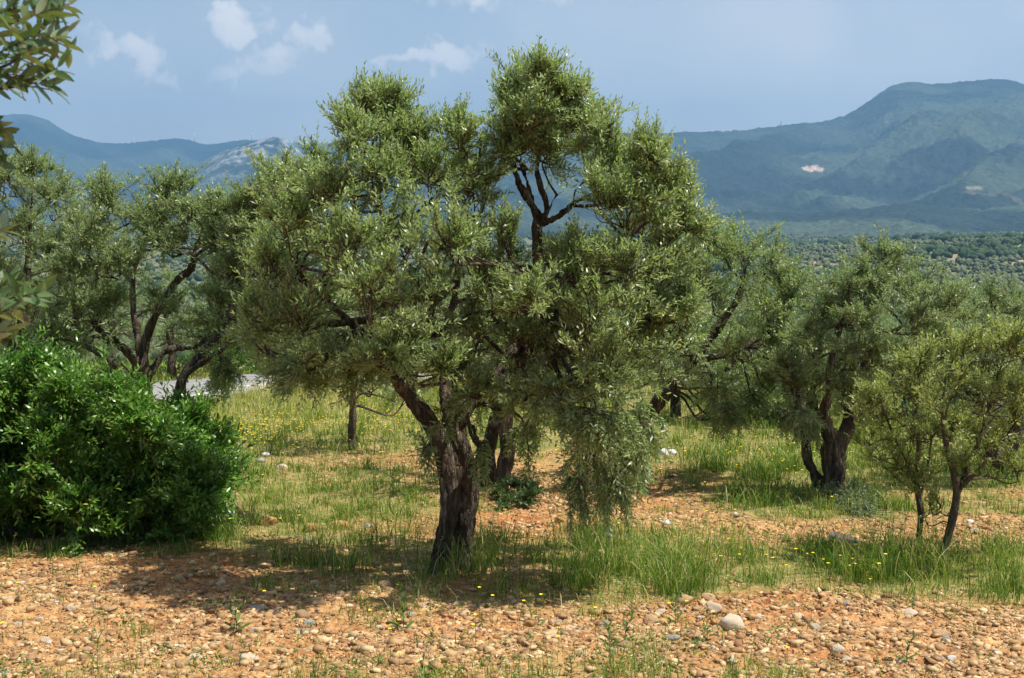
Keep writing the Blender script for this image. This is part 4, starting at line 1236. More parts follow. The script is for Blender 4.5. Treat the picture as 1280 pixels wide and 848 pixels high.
def stalks():
    """dry flowering stalks with drooping seed heads above the tufts"""
    rng = np.random.default_rng(240)
    x, y = scatter(rng, 15000, 6.2, 34, 1.15)
    g = grassiness(x, y)
    rd = np.min(np.hypot(x[:, None] - ROAD[None, ::6, 0], y[:, None] - ROAD[None, ::6, 1]), axis=1) < 1.8
    keep = (rng.random(len(x)) < np.clip(g - .15, 0, 1) * (.3 + .7 * sstep(-.1, .25, fbm(x * 1.8, y * 1.8, 3, 341)))) & ~rd
    x, y = x[keep], y[keep]; n = len(x); z = zground(x, y)
    px, py = proj(x, y, z); h = table(px, py, HTT) * .062 * rng.uniform(.6, 1.25, n)
    a = rng.uniform(0, 6.28, n); ld = np.stack([np.cos(a), np.sin(a), 0 * a], 1) * (rng.uniform(.05, .45, n) * h)[:, None]
    A = np.stack([x, y, z], 1); Mi = A + ld * .3 + np.stack([0 * h, 0 * h, h * .6], 1); E = A + ld + np.stack([0 * h, 0 * h, h], 1)
    V1, q1 = thin_tubes(A, E, .0012 + .00012 * y, .0007 + .00008 * y, Mi)
    per = 7; ti = np.repeat(np.arange(n), per); k = len(ti); t = np.tile(np.linspace(.0, 1, per), n)[:, None]
    pos = E[ti] - (E - Mi)[ti] * .32 * t
    dr = unit(np.stack([rng.normal(size=k), rng.normal(size=k), rng.uniform(-1.2, .8, k)], 1) + ld[ti] * 4)
    V, q, tt, pv = leaf_geo(pos, dr, unit(rng.normal(size=(k, 3))), rng.uniform(.010, .020, k) * (1 + .02 * y[ti]), np.full(k, .0042) + .00016 * y[ti], np.full(k, .3))
    tint = np.clip(.72 + rng.normal(size=n) * .14, 0, 1)
    rnd = np.concatenate([np.repeat(tint[ti], pv), np.repeat(tint - .08, 9)])
    me = mk_mesh('grass_stalks', np.vstack([V, V1]), [q, q1 + len(V), tt], attrs={'rnd': rnd}, mats=[M['grass']])
    link('grass_stalks', me, kind='stuff', label='dry seed stalks standing above the grass tufts', category='grass')
    print('stalks', n)


stalks()


def herbs():
    """low broad-leaved ground cover"""
    rng = np.random.default_rng(210)
    x, y = scatter(rng, 26000, 6.0, 22, 1.1)
    g = grassiness(x, y)
    keep = rng.random(len(x)) < (.06 + .55 * g) * sstep(-.1, .2, fbm(x * 2, y * 2, 3, 330)); x, y = x[keep], y[keep]
    per = 9; ti = np.repeat(np.arange(len(x)), per); n = len(ti)
    px_ = x[ti] + rng.normal(size=n) * .035; py_ = y[ti] + rng.normal(size=n) * .035
    z = zground(px_, py_) + rng.uniform(.0, .05, n)
    a = rng.uniform(0, 6.28, n); dr = unit(np.stack([np.cos(a), np.sin(a), rng.uniform(-.1, .8, n)], 1))
    nn = unit(np.array([[0, 0, 1.]]) + rng.normal(size=(n, 3)) * .3)
    V, q, t, per2 = leaf_geo(np.stack([px_, py_, z], 1), dr, nn, rng.uniform(.015, .045, n), rng.uniform(.006, .014, n), rng.uniform(-.5, 1, n))
    me = mk_mesh('ground_cover', V, [q, t], attrs={'rnd': np.repeat(rng.random(n), per2)}, mats=[M['herb']])
    link('ground_cover', me, kind='stuff', label='low leafy herbs creeping over the soil between the grass', category='ground cover')


herbs()


# ------------------------------------------------------------------ gravel, clods and stones
def rock_mesh(name, seed, sub=3, flat=.62, angular=.5):
    bm = bmesh.new(); bmesh.ops.create_icosphere(bm, subdivisions=sub, radius=1)
    r = random.Random(seed); o = Vector((r.uniform(0, 99), r.uniform(0, 99), r.uniform(0, 99)))
    planes = [(Vector((r.gauss(0, 1), r.gauss(0, 1), r.gauss(0, 1))).normalized(), r.uniform(.62, .9)) for _ in range(9)]
    for v in bm.verts:
        c = v.co.copy()
        for n_, dd in planes:
            k = c.dot(n_)
            if k > dd:
                c -= n_ * (k - dd) * angular * 1.6
        c *= 1 + .22 * mnoise.noise(c * 1.3 + o) + .06 * mnoise.noise(c * 4 + o)
        c.z *= flat
        v.co = c
    me = bpy.data.meshes.new(name); bm.to_mesh(me); bm.free()
    me.polygons.foreach_set('use_smooth', np.ones(len(me.polygons), bool))
    return me


def gravel(seed, clod, count):
    rng = np.random.default_rng(seed)
    bm = bmesh.new()
    if clod:
        bmesh.ops.create_cube(bm, size=1.5)
    else:
        bmesh.ops.create_icosphere(bm, subdivisions=1, radius=1)
    bv = np.array([v.co[:] for v in bm.verts]); bf = np.array([[v.index for v in f.verts] for f in bm.faces]); bm.free()
    x, y = scatter(rng, count, 6.0, 24, 1.6, .56)
    g = grassiness(x, y)
    pz = sstep(-.12, .22, fbm(x * .9, y * 1.2, 4, 350))
    keep = rng.random(len(x)) < (1 - sstep(.2, .75, g)) * (.22 + .78 * pz) + .04; x, y = x[keep], y[keep]
    n = len(x)
    s = (.0036 + .0062 * rng.pareto(2.4, n)); s = np.clip(s, .0035, .030) * (1 + .02 * (y - 8).clip(0, 20))
    V = bv[None] * (1 + rng.uniform(-.5, .3, (n, len(bv), 1)) * (1.0 if not clod else 1.25))
    V = V * np.stack([s * rng.uniform(.8, 1.9, n), s * rng.uniform(.7, 1.2, n), s * rng.uniform(.4, 1.0, n)], -1)[:, None]
    a = rng.uniform(0, 6.28, n); ca, sa = np.cos(a)[:, None], np.sin(a)[:, None]
    X = V[:, :, 0] * ca - V[:, :, 1] * sa; Y = V[:, :, 0] * sa + V[:, :, 1] * ca
    V = np.stack([X + x[:, None], Y + y[:, None], V[:, :, 2] + (zground(x, y) + s * .18)[:, None]], -1)
    Fc = bf[None] + (np.arange(n) * len(bv))[:, None, None]
    rnd = rng.beta(1.5, 1.7, n); rnd = np.where(rng.random(n) < .025, rng.uniform(.88, 1, n), rnd * .85)
    if clod:
        rnd = rng.beta(1.6, 2.2, n) * .72
    me = mk_mesh('gravel', V.reshape(-1, 3), [Fc.reshape(-1, Fc.shape[-1])], attrs={'rnd': np.repeat(rnd, len(bv))}, mats=[M['gravel']], smooth=False)
    if clod:
        link('clods', me, kind='stuff', label='angular crumbs and clods of orange earth on the bare soil', category='clods')
    else:
        link('gravel', me, kind='stuff', label='small tan pebbles strewn over the bare soil', category='gravel')
    print('gravel', n)


gravel(220, False, 150000)
gravel(221, True, 260000)


def litter():
    rng = np.random.default_rng(260)
    x, y = scatter(rng, 16000, 6.0, 18, 1.5); n = len(x)
    z = zground(x, y) + .008
    a = rng.uniform(0, 6.28, n); dr = unit(np.stack([np.cos(a), np.sin(a), rng.normal(0, .18, n)], 1))
    dry = rng.random(n) < .55
    V, q, t, per = leaf_geo(np.stack([x, y, z], 1), dr, unit(np.array([[0, 0, 1.]]) + rng.normal(size=(n, 3)) * .35), np.where(dry, rng.uniform(.03, .12, n), rng.uniform(.03, .055, n)), np.where(dry, .0022, .010), rng.uniform(-1, 1, n))
    m = attr_mat('dry_litter', [(0, (.10, .06, .03)), (.4, (.26, .17, .08)), (.7, (.45, .36, .19)), (1, (.62, .54, .34))], rough=.8)
    me = mk_mesh('litter', V, [q, t], attrs={'rnd': np.repeat(rng.random(n), per)}, mats=[m])
    link('fallen_leaves', me, kind='stuff', label='dry straw and fallen olive leaves strewn over the soil', category='litter')


litter()

ROCKS = {}
for mk in ('r_cream', 'r_tan', 'r_orange', 'r_grey', 'r_white', 'r_brown'):
    ROCKS[mk] = []
    for s in range(3):
        me = rock_mesh(mk + '_stone', hash((mk == 'r_grey', s)) % 999 + s * 31 + len(mk) * 7, 3, .62, .75 if mk in ('r_grey', 'r_orange') else .4)
        me.materials.append(M[mk]); ROCKS[mk].append(me)
srng = random.Random(5)


def stone(px, py, w, mk, label, group=None, fl=1.0, el=1.0):
    x, y = hit(px, py); k = y / F
    s = w * .5 * k
    o = link('stone', srng.choice(ROCKS[mk]))
    o.location = (x, y, float(zground(x, y)) + s * .22 * fl)
    o.scale = (s, s * el * srng.uniform(.7, 1), s * fl * srng.uniform(.9, 1.15)); o.rotation_euler = (srng.uniform(-.25, .25), srng.uniform(-.25, .25), srng.uniform(-.5, .5))
    o['label'] = label; o['category'] = 'stone'
    if group:
        o['group'] = group


for a in [(915, 789, 38, 'r_cream', 'largest pale cream stone on the soil right of the big olive shadow'),
          (896, 790, 18, 'r_tan', 'tan stone touching the left side of the large cream stone'),
          (893, 771, 20, 'r_cream', 'rounded cream stone just behind the large cream stone'),
          (886, 754, 20, 'r_tan', 'brownish tan stone at the grass edge above the large cream stone'),
          (856, 761, 22, 'r_tan', 'rounded tan stone half sunk in the grass edge under the tall grass'),
          (815, 781, 24, 'r_tan', 'smooth egg shaped tan stone in front of the tall dark grass'),
          (696, 783, 15, 'r_grey', 'pointed grey stone in the shade right of the big trunk', None, 1.4),
          (757, 786, 20, 'r_grey', 'flat grey stone in the shade under the hanging boughs'),
          (999, 781, 20, 'r_cream', 'pale yellowish stone behind the small bluish grey one'),
          (1005, 789, 17, 'r_grey', 'small bluish grey oval stone on the bare soil at right', None, .8),
          (1119, 747, 18, 'r_tan', 'round tan stone at the top of the bare soil below the saplings'),
          (1136, 775, 24, 'r_cream', 'long beige stone in the middle of the bare soil at right', None, .7),
          (1057, 764, 12, 'r_grey', 'small pointed grey stone on the bare soil at right', None, 1.3),
          (1176, 800, 26, 'r_tan', 'tan stone split beside a grey one on the right soil'),
          (1183, 808, 16, 'r_grey', 'grey stone tucked under the split tan stone'),
          (1189, 833, 13, 'r_white', 'small clean white round stone near the lower right corner'),
          (1176, 831, 12, 'r_grey', 'small grey stone left of the clean white one'),
          (1046, 824, 20, 'r_cream', 'wedge shaped cream stone near the bottom right of middle'),
          (1059, 841, 18, 'r_cream', 'upright pale stone at the bottom edge right of middle', None, 1.3),
          (889, 814, 18, 'r_orange', 'rounded orange stone below the large cream stone'),
          (904, 828, 19, 'r_orange', 'bright orange stone at the bottom beside a small grey pebble'),
          (840, 812, 22, 'r_grey', 'greyish flat stone among weeds at the bottom'),
          (782, 821, 20, 'r_brown', 'brown round stone among weeds at the bottom'),
          (808, 833, 26, 'r_tan', 'orange tan long stone at the bottom edge among weeds', None, .7),
          (728, 824, 20, 'r_tan', 'dull tan stone among weeds left of the brown round one'),
          (210, 843, 18, 'r_tan', 'left stone of the row of three at the bottom left edge'),
          (229, 842, 20, 'r_tan', 'middle round stone of the row of three at the bottom left edge'),
          (246, 835, 24, 'r_cream', 'right long pale stone of the row of three at the bottom left', None, .7),
          (311, 836, 30, 'r_cream', 'wide flat pale stone on the soil at the bottom left', None, .55),
          (154, 806, 0.1 + 18, 'r_orange', 'dark edged orange clod on the left soil'),
          (93, 766, 16, 'r_tan', 'oval tan stone on the soil below the bush'),
          (140, 768, 18, 'r_tan', 'long yellowish stone on the soil below the bush', None, .6),
          (225, 733, 14, 'r_tan', 'upright tan stone at the left end of the tree shadow', None, 1.2),
          (386, 790, 18, 'r_grey', 'tilted light grey slab at the front edge of the tree shadow', None, .6),
          (383, 801, 14, 'r_grey', 'small grey stone just below the tilted slab'),
          (322, 767, 24, 'r_grey', 'left light grey flat stone in the front of the tree shadow', None, .6),
          (342, 770, 20, 'r_grey', 'right light grey stone in the front of the tree shadow'),
          (397, 763, 24, 'r_brown', 'large brownish grey stone lying in the tree shadow'),
          (482, 741, 24, 'r_brown', 'large flat brown stone in the grass left of the big trunk', None, .7),
          (378, 780, 20, 'r_brown', 'mossy brown stone in the tree shadow above the tilted slab'),
          (334, 663, 26, 'r_orange', 'orange clod at the grass edge right of the bush, left of two'),
          (388, 669, 22, 'r_orange', 'orange clod at the grass edge right of the bush, right of two'),
          (424, 663, 28, 'r_orange', 'long orange clod in the grass left of the big trunk', None, .6),
          (386, 682, 14, 'r_grey', 'grey stone beside the orange clod left of the big trunk'),
          (459, 664, 12, 'r_grey', 'small grey stone in the back edge of the grass left of the trunk'),
          (326, 584, 15, 'r_grey', 'greyish oval stone in the far strip of soil, left of two'),
          (353, 591, 15, 'r_cream', 'pale round stone in the far strip of soil, right of two'),
          (332, 575, 12, 'r_white', 'small whitish stone at the grass edge of the far soil strip'),
          (700, 658, 18, 'r_orange', 'left orange clod of the pair on the middle soil strip'),
          (712, 662, 14, 'r_brown', 'dark clod of the pair on the middle soil strip'),
          (833, 660, 13, 'r_white', 'pale stone on the middle soil strip right of the hanging boughs'),
          (1214, 657, 15, 'r_white', 'whitish stone on the soil right of the saplings'),
          (1218, 672, 12, 'r_cream', 'small cream stone in front of the whitish one right of the saplings'),
          (1233, 668, 14, 'r_orange', 'orange stone on the soil at the right edge behind the grass'),
          (830, 571, 16, 'r_white', 'left white rock in the grass right of the hanging boughs'),
          (840, 571, 14, 'r_white', 'right white rock in the grass right of the hanging boughs'),
          (1028, 688, 10, 'r_white', 'small white stone left of the clear plastic bottle')]:
    stone(*a)

# many more ordinary stones that nothing tells apart
_r = np.random.default_rng(230)
for i in range(190):
    for _ in range(40):
        px = _r.uniform(0, 1280); py = 700 + 148 * _r.random() ** .8
        x, y = hit(px, py)
        if grassiness(np.array([x]), np.array([y]))[0] < .35:
            break
    w = 8 + 7 * _r.random() ** 2
    stone(px, py, w, _r.choice(['r_tan', 'r_tan', 'r_orange', 'r_orange', 'r_cream']), 'one of the many small tan stones scattered over the bare foreground soil', 'small stones on the foreground soil')


# ------------------------------------------------------------------ weeds, flowers, bottle
def weed_proto(seed, h=.16, nl=14, LL=.05, LW=.016, label='', cat='weed', group=None):
    rng = np.random.default_rng(seed)
    root = thing('weed', label, cat, (0, 0, 0), group)
    p, r = resample([[0, 0, -.01], [.01, 0, h * .5], [rng.normal() * .02, rng.normal() * .02, h]], [.0022, .0018, .0008], 8)
    V, Q, T = tube(p, r, 5)
    link('stem', mk_mesh('weed_stem', V, [Q, T], mats=[M['greenstem']], smooth=True), root)
    t = np.linspace(.05, 1, nl); b = np.stack([np.interp(t, np.linspace(0, 1, 8), p[:, k]) for k in range(3)], 1)
    a = np.arange(nl) * 2.4; dr = unit(np.stack([np.cos(a), np.sin(a), .35 + .6 * t], 1))
    V, q, tt, per = leaf_geo(b, dr, unit(np.array([[0, 0, 1.]]) + rng.normal(size=(nl, 3)) * .15), LL * (1.25 - .7 * t), LW * (1.2 - .6 * t), rng.uniform(0, 1, nl))
    link('leaf', mk_mesh('weed_leaves', V, [q, tt], attrs={'rnd': np.repeat(rng.random(nl), per)}, mats=[M['herb']]), root)
    return root


def copy_tree(o):
    r = o.copy(); COL.objects.link(r)
    for ch in o.children:
        c = ch.copy(); c.parent = r; COL.objects.link(c)
    return r


wl = 'one of the small leafy green weeds sprouting from the foreground soil'
protos = [weed_proto(300 + i, h=.10 + .05 * i, nl=12 + 3 * i, LL=.05 + .012 * i, label=wl, group='leafy weeds on the foreground soil') for i in range(3)]
used = [False] * 3
for i in range(26):
    px = _r.uniform(0, 1280) if i > 16 else _r.uniform(500, 960); py = _r.uniform(790, 860) if i > 12 else _r.uniform(700, 790)
    k = i % 3
    o = copy_tree(protos[k]) if used[k] else protos[k]
    used[k] = True
    x, y = hit(px, py); o.location = (x, y, float(zground(x, y))); s = _r.uniform(.6, 1.3); o.scale = (s, s, s); o.rotation_euler = (0, 0, _r.uniform(0, 6))
o = weed_proto(310, h=.22, nl=16, LL=.13, LW=.010, label='tall blue green weed with long narrow leaves at the bottom left', cat='weed')
x, y = hit(121, 842); o.location = (x, y, float(zground(x, y)))


def flower_proto(seed, label, group, h=.22):
    rng = np.random.default_rng(seed)
    root = thing('wildflower', label, 'wildflower', (0, 0, 0), group)
    p, r = resample([[0, 0, -.01], [.015, 0, h * .5], [.03 * rng.normal(), 0.02, h]], [.0015, .0012, .001], 7)
    V, Q, T = tube(p, r, 4)
    link('stem', mk_mesh('flower_stem', V, [Q, T], mats=[M['greenstem']]), root)
    n = 10; a = np.linspace(0, 6.28, n, endpoint=False); top = p[-1]
    dr = unit(np.stack([np.cos(a), np.sin(a), np.full(n, .25)], 1))
    V, q, t, per = leaf_geo(np.repeat(top[None], n, 0), dr, np.repeat([[0., -.3, 1]], n, 0), np.full(n, .014), np.full(n, .009), np.full(n, .4))
    link('blossom', mk_mesh('flower_head', V, [q, t], mats=[M['petal']]), root)
    return root


fl = 'one of the yellow wildflowers in the grass in front of the plastic bottle and saplings'
fp = flower_proto(400, fl, 'yellow wildflowers by the bottle'); first = True
for (px, py) in [(970, 708), (1003, 703), (1013, 704), (1028, 709), (1040, 713), (1060, 706), (1059, 712), (1062, 716), (1044, 704), (993, 702), (1082, 733), (985, 715), (952, 705), (928, 701), (1112, 706), (890, 700), (905, 706), (1100, 718)]:
    f = fp if first else copy_tree(fp); first = False
    x, y = hit(px, py + 30); f.location = (x, y, float(zground(x, y))); f.rotation_euler = (0, 0, _r.uniform(0, 6))
    s = _r.uniform(.85, 1.15); f.scale = (s, s, s)


def meadow_flowers():
    rng = np.random.default_rng(410)
    pts = []
    for (cx, cy, sx, sy, n) in [(330, 552, 36, 12, 300), (480, 530, 60, 16, 220), (420, 545, 60, 14, 90), (880, 580, 120, 28, 150), (960, 600, 80, 20, 60), (700, 810, 120, 25, 18), (850, 700, 60, 16, 16), (300, 640, 60, 60, 24), (60, 800, 120, 30, 4)]:
        pts.append(np.stack([rng.normal(cx, sx, n), rng.normal(cy, sy, n)], 1))
    pts = np.vstack(pts)
    g = np.array([hit(a, max(b, 500)) for a, b in pts]); x, y = g[:, 0], g[:, 1]
    n = len(x); z = zground(x, y) + rng.uniform(.08, .24, n)
    per = 5; ti = np.repeat(np.arange(n), per); a = np.tile(np.linspace(0, 6.28, per, endpoint=False), n)
    dr = unit(np.stack([np.cos(a), np.sin(a), np.full(len(a), .3)], 1))
    V, q, t, pv = leaf_geo(np.stack([x, y, z], 1)[ti], dr, np.repeat([[0., -.4, 1]], len(a), 0), (.010 + .00035 * y)[ti], (.010 + .0003 * y)[ti], np.full(len(a), .4))
    A = np.stack([x, y, z], 1); Bq = A - np.array([0, 0, .2]); V2, q2 = thin_tubes(Bq, A, .0015, .001)
    me = mk_mesh('wildflowers', np.vstack([V, V2]), [q, q2 + len(V), t], mats=[M['petal'], M['greenstem']], matidx=[np.zeros(len(q), int), np.ones(len(q2), int), np.zeros(len(t), int)])
    link('wildflowers', me, kind='stuff', label='haze of tiny yellow flowers spread through the meadow grass', category='wildflowers')


meadow_flowers()


def bottle():
    x, y = hit(1054, 690)
    m, nt, nd, lk = new_mat('clear_plastic')
    p = N(nd, 'ShaderNodeBsdfPrincipled'); p.inputs['Base Color'].default_value = (.85, .9, .92, 1); p.inputs['Roughness'].default_value = .12
    p.inputs['Transmission Weight'].default_value = .7; p.inputs['IOR'].default_value = 1.25; p.inputs['Specular IOR Level'].default_value = .8
    out = N(nd, 'ShaderNodeOutputMaterial'); lk.new(p.outputs[0], out.inputs[0])
    root = thing('plastic_bottle', 'crumpled clear plastic bottle lying on its side in the grass left of the saplings', 'bottle', (x, y, float(zground(x, y)) + .055))
    root.rotation_euler = (0, .12, -.35)
    t = np.linspace(0, 1, 60); L = .26
    r = np.interp(t, [0, .02, .1, .68, .86, .92, 1], [.02, .036, .040, .040, .016, .013, .013]) + .0022 * np.sin(t * 75) * (t < .66)
    V = []
    for i, (tt, rr) in enumerate(zip(t, r)):
        for j in range(20):
            a = j / 20 * 6.283; q = Vector((tt * 5, math.cos(a) * 1.6, math.sin(a) * 1.6))
            k = 1 + .22 * mnoise.noise(q * 1.3) * (tt < .8)
            V.append((tt * L - L / 2, rr * k * math.cos(a), rr * k * math.sin(a) * .8))
    V = np.array(V); I = np.arange(59)[:, None] * 20; J = np.arange(20)[None]; K = (J + 1) % 20
    Q = np.stack([I + J, I + K, I + 20 + K, I + 20 + J], -1).reshape(-1, 4)
    link('body', mk_mesh('bottle_body', V, [Q, np.arange(20)[None][:, ::-1]], mats=[m], smooth=True), root)
    pv, pr = np.array([[L / 2 - .012, 0, 0], [L / 2 - .004, 0, 0], [L / 2 + .006, 0, 0]]), np.array([.0150, .0150, .0146])
    Vc, Qc, Tc = tube(pv, pr, 18)
    link('cap', mk_mesh('bottle_cap', Vc, [Qc, Tc], mats=[flat_mat('cap_plastic', (.7, .75, .8), .4)]), root)


bottle()


# ------------------------------------------------------------------ tiny things on the skyline
def turbine(px, py, label):
    d = 10900; b = P(px, py + 2.0, d)
    root = thing('wind_turbine', label, 'wind turbine', tuple(b), 'wind turbines on the left ridge')
    m = M.setdefault('turbine', flat_mat('turbine_paint', (.8, .8, .8), .5))
    V, Q, T = tube(np.array([[0, 0, -30], [0, 0, 40], [0, 0, 86]]), np.array([3.6, 3.0, 2.2]), 12); link('tower', mk_mesh('tower', V, [Q, T], mats=[m]), root)
    V, Q, T = tube(np.array([[0, -7, 86], [0, -4, 87], [0, 6, 87]]), np.array([1.6, 2.6, 2.2]), 10); link('nacelle', mk_mesh('nacelle', V, [Q, T], mats=[m]), root)
    a0 = random.uniform(0, 2)
    for k in range(3):
        a = a0 + k * 2.094; e = np.array([math.sin(a) * 40, -7.5, 86 + math.cos(a) * 40]); s = np.array([0, -7.5, 86.])
        V, Q, T = tube(np.array([s, s * .6 + e * .4, e]), np.array([1.5, 2.0, .6]), 6); link('blade', mk_mesh('blade', V, [Q, T], mats=[m]), root)


turbine(168, 181, 'faint wind turbine on the hazy left ridge, nearest the rounded peak')
turbine(243, 176, 'faint wind turbine on the hazy left ridge, middle one of three')
turbine(315, 175, 'faint wind turbine on the hazy left ridge, one above the rocky hill')


def mast(px, py):
    d = 7700; b = P(px, py + 1, d)
    root = thing('radio_mast', 'tiny lattice mast on the long ridge left of the right mountain', 'mast', tuple(b))
    m = flat_mat('mast_steel', (.3, .3, .32), .6)
    tb = []
    for sx, sy in ((-1, -1), (1, -1), (1, 1), (-1, 1)):
        tb.append(tube(np.array([[sx * 5, sy * 5, -15], [sx * 2.5, sy * 2.5, 22], [sx * .8, sy * .8, 46]]), np.array([1., .9, .7]), 5))
    for h in range(0, 44, 9):
        w = 4 - h * .07
        tb.append(tube(np.array([[-w, -w, h], [0, -w, h + 4.5], [w, -w, h + 9]]), np.array([.5, .5, .5]), 4)); tb.append(tube(np.array([[w, -w, h], [0, -w, h + 4.5], [-w, -w, h + 9]]), np.array([.5, .5, .5]), 4))
    V, Q, T = join_tubes(tb); link('tower', mk_mesh('mast', V, [Q, T], mats=[m]), root)


mast(976, 160)

# ------------------------------------------------------------------ haze
bm = bmesh.new(); bmesh.ops.create_cube(bm, size=1)
me = bpy.data.meshes.new('haze'); bm.to_mesh(me); bm.free()
hz = link('haze', me, kind='stuff', label='pale blue haze filling the valley', category='haze')
hz.scale = (40000, 32000, 1500); hz.location = (0, 0, -95 + 750)
mh, nt, nd, lk = new_mat('haze_air')
vp = N(nd, 'ShaderNodeVolumePrincipled'); vp.inputs['Density'].default_value = 0.95e-4; vp.inputs['Color'].default_value = (.26, .54, .90, 1); vp.inputs['Anisotropy'].default_value = .1
out = N(nd, 'ShaderNodeOutputMaterial'); lk.new(vp.outputs[0], out.inputs['Volume'])
me.materials.append(mh)

# ------------------------------------------------------------------ light
SUN_EL, SUN_AZ = 66.0, 96.0        # azimuth measured from +Y (view direction) towards +X
el, az = math.radians(SUN_EL), math.radians(SUN_AZ)
sdir = Vector((math.sin(az) * math.cos(el), math.cos(az) * math.cos(el), math.sin(el)))
L = bpy.data.lights.new('sun', 'SUN'); L.energy = 5.0; L.angle = math.radians(.53); L.color = (1, .955, .86)
lo = bpy.data.objects.new('sun', L); COL.objects.link(lo); lo.rotation_euler = sdir.to_track_quat('Z', 'Y').to_euler()

w = bpy.data.worlds.new('World'); SC.world = w; w.use_nodes = True
nt = w.node_tree; nd = nt.nodes; lk = nt.links; nd.clear()
sky = N(nd, 'ShaderNodeTexSky', sky_type='NISHITA'); sky.sun_disc = False; sky.sun_elevation = el; sky.sun_rotation = az
sky.altitude = 300; sky.air_density = 1.0; sky.dust_density = 2.6; sky.ozone_density = 1.0
tc = N(nd, 'ShaderNodeTexCoord'); sx = N(nd, 'ShaderNodeSeparateXYZ'); lk.new(tc.outputs['Generated'], sx.inputs[0])


def mth(op, a, b=None, clamp=False):
    n = N(nd, 'ShaderNodeMath', operation=op); n.use_clamp = clamp
    for i, v in enumerate((a, b)):
        if v is None:
            continue
        if hasattr(v, 'links'):
            lk.new(v, n.inputs[i])
        else:
            n.inputs[i].default_value = v
    return n.outputs[0]


yy = mth('MAXIMUM', sx.outputs[1], .02)
U = mth('DIVIDE', sx.outputs[0], yy); Vv = mth('DIVIDE', sx.outputs[2], yy); U0, V0 = U, Vv
cb = N(nd, 'ShaderNodeCombineXYZ'); lk.new(U, cb.inputs[0]); lk.new(Vv, cb.inputs[1])
nz = N(nd, 'ShaderNodeTexNoise'); nz.inputs['Scale'].default_value = 30; nz.inputs['Detail'].default_value = 7; nz.inputs['Roughness'].default_value = .58
lk.new(cb.outputs[0], nz.inputs['Vector'])
nz2 = N(nd, 'ShaderNodeTexNoise'); nz2.inputs['Scale'].default_value = 5; nz2.inputs['Detail'].default_value = 5
lk.new(cb.outputs[0], nz2.inputs['Vector'])
wn = N(nd, 'ShaderNodeTexNoise'); wn.inputs['Scale'].default_value = 42; wn.inputs['Detail'].default_value = 5; lk.new(cb.outputs[0], wn.inputs['Vector'])
ws = N(nd, 'ShaderNodeSeparateColor'); lk.new(wn.outputs['Color'], ws.inputs[0])
U = mth('ADD', U, mth('MULTIPLY', mth('SUBTRACT', ws.outputs[0], .5), .07)); Vv = mth('ADD', Vv, mth('MULTIPLY', mth('SUBTRACT', ws.outputs[1], .5), .05))
tot = None
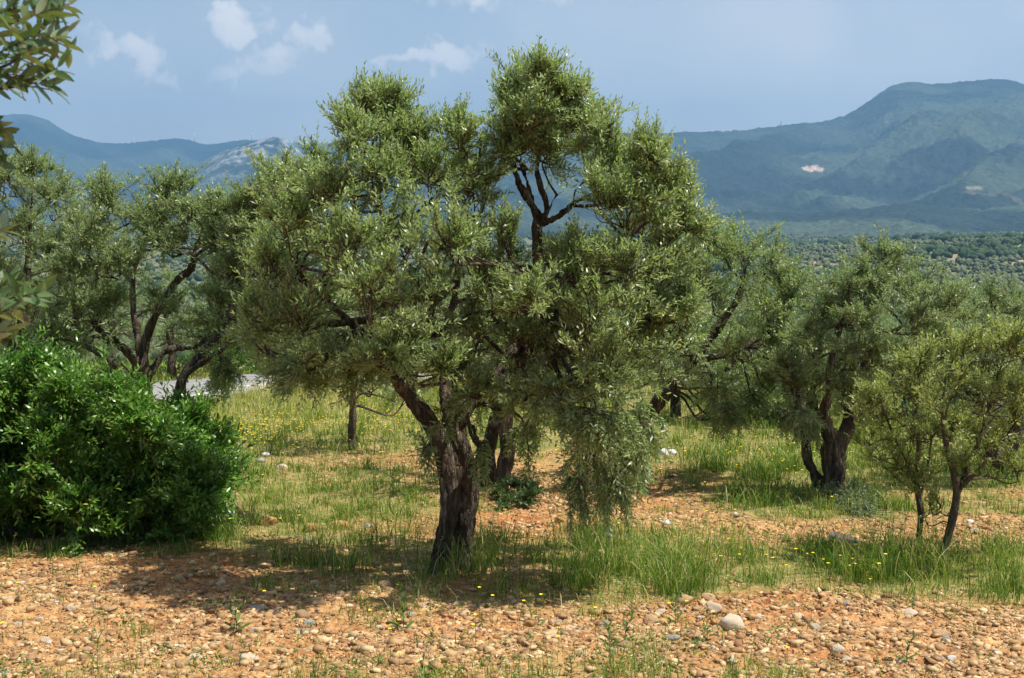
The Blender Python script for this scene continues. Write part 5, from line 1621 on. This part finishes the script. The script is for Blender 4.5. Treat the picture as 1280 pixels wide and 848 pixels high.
for (px, py, rx, ry, st, rot) in [(150, 62, 46, 26, 1.0, -.35), (190, 90, 34, 24, .9, -.5), (290, 28, 44, 24, 1.0, 0), (385, 48, 34, 30, .85, 0), (330, 80, 50, 28, .9, .2), (275, 95, 30, 30, .8, 0), (230, 85, 40, 24, .5, 0), (530, 74, 70, 18, .95, .1),
                                  (640, 55, 60, 30, .6, 0), (590, 4, 70, 20, .7, 0), (700, 0, 60, 24, .6, 0), (160, 160, 70, 26, .5, 0), (950, 12, 80, 26, .35, 0), (1090, 0, 60, 16, .4, 0), (400, 130, 120, 34, .35, 0)]:
    q = P(px, py, 1.0) - np.array([0, 0, CAMZ]); u0, v0 = q[0], q[2]
    du = mth('SUBTRACT', U, float(u0)); dv = mth('SUBTRACT', Vv, float(v0))
    c, s = math.cos(rot), math.sin(rot)
    a = mth('DIVIDE', mth('ADD', mth('MULTIPLY', du, c), mth('MULTIPLY', dv, s)), 1.25 * rx / F)
    b = mth('DIVIDE', mth('ADD', mth('MULTIPLY', du, -s), mth('MULTIPLY', dv, c)), ry / F)
    r2 = mth('ADD', mth('MULTIPLY', a, a), mth('MULTIPLY', b, b))
    k = mth('MULTIPLY', mth('EXPONENT', mth('MULTIPLY', r2, -.7)), st)
    tot = k if tot is None else mth('MAXIMUM', tot, k)
den = mth('ADD', mth('MULTIPLY', tot, 1.25), mth('MULTIPLY', mth('SUBTRACT', nz.outputs[0], .56), 2.6))
mr = N(nd, 'ShaderNodeMapRange', interpolation_type='SMOOTHSTEP'); mr.inputs[1].default_value = -.10; mr.inputs[2].default_value = 1.15; mr.inputs[4].default_value = .85
lk.new(den, mr.inputs[0])
er = mth('ADD', mth('POWER', mth('DIVIDE', mth('SUBTRACT', U0, .30), .34), 2.0), mth('POWER', mth('DIVIDE', mth('SUBTRACT', V0, .13), .10), 2.0))
veil = mth('ADD', mth('MULTIPLY', mth('SUBTRACT', nz2.outputs[0], .38, True), .8), mth('MULTIPLY', mth('EXPONENT', mth('MULTIPLY', er, -1.0)), .30))
veil = mth('ADD', veil, mth('MULTIPLY', mth('EXPONENT', mth('MULTIPLY', mth('POWER', mth('DIVIDE', V0, .12), 2.0), -1.0)), .52))
fac = mth('MAXIMUM', mth('MULTIPLY', mr.outputs[0], mth('MULTIPLY', tot, 1.4, True)), veil)
mx = N(nd, 'ShaderNodeMix', data_type='RGBA'); lk.new(fac, mx.inputs[0]); lk.new(sky.outputs[0], mx.inputs[6]); mx.inputs[7].default_value = (9.3, 8.7, 8.0, 1)
bg = N(nd, 'ShaderNodeBackground'); bg.inputs[1].default_value = .099; lk.new(mx.outputs[2], bg.inputs[0])
wo = N(nd, 'ShaderNodeOutputWorld'); lk.new(bg.outputs[0], wo.inputs[0])

# ------------------------------------------------------------------ render settings
SC.render.engine = 'CYCLES'
c = SC.cycles
c.max_bounces = 6; c.diffuse_bounces = 4; c.glossy_bounces = 2; c.transmission_bounces = 4; c.volume_bounces = 0; c.transparent_max_bounces = 4
c.use_adaptive_sampling = True; c.adaptive_threshold = .015
c.use_denoising = True
c.caustics_reflective = False; c.caustics_refractive = False
vs = SC.view_settings
vs.view_transform = 'Standard'; vs.look = 'None'; vs.exposure = .52; vs.gamma = 1; vs.use_curve_mapping = False
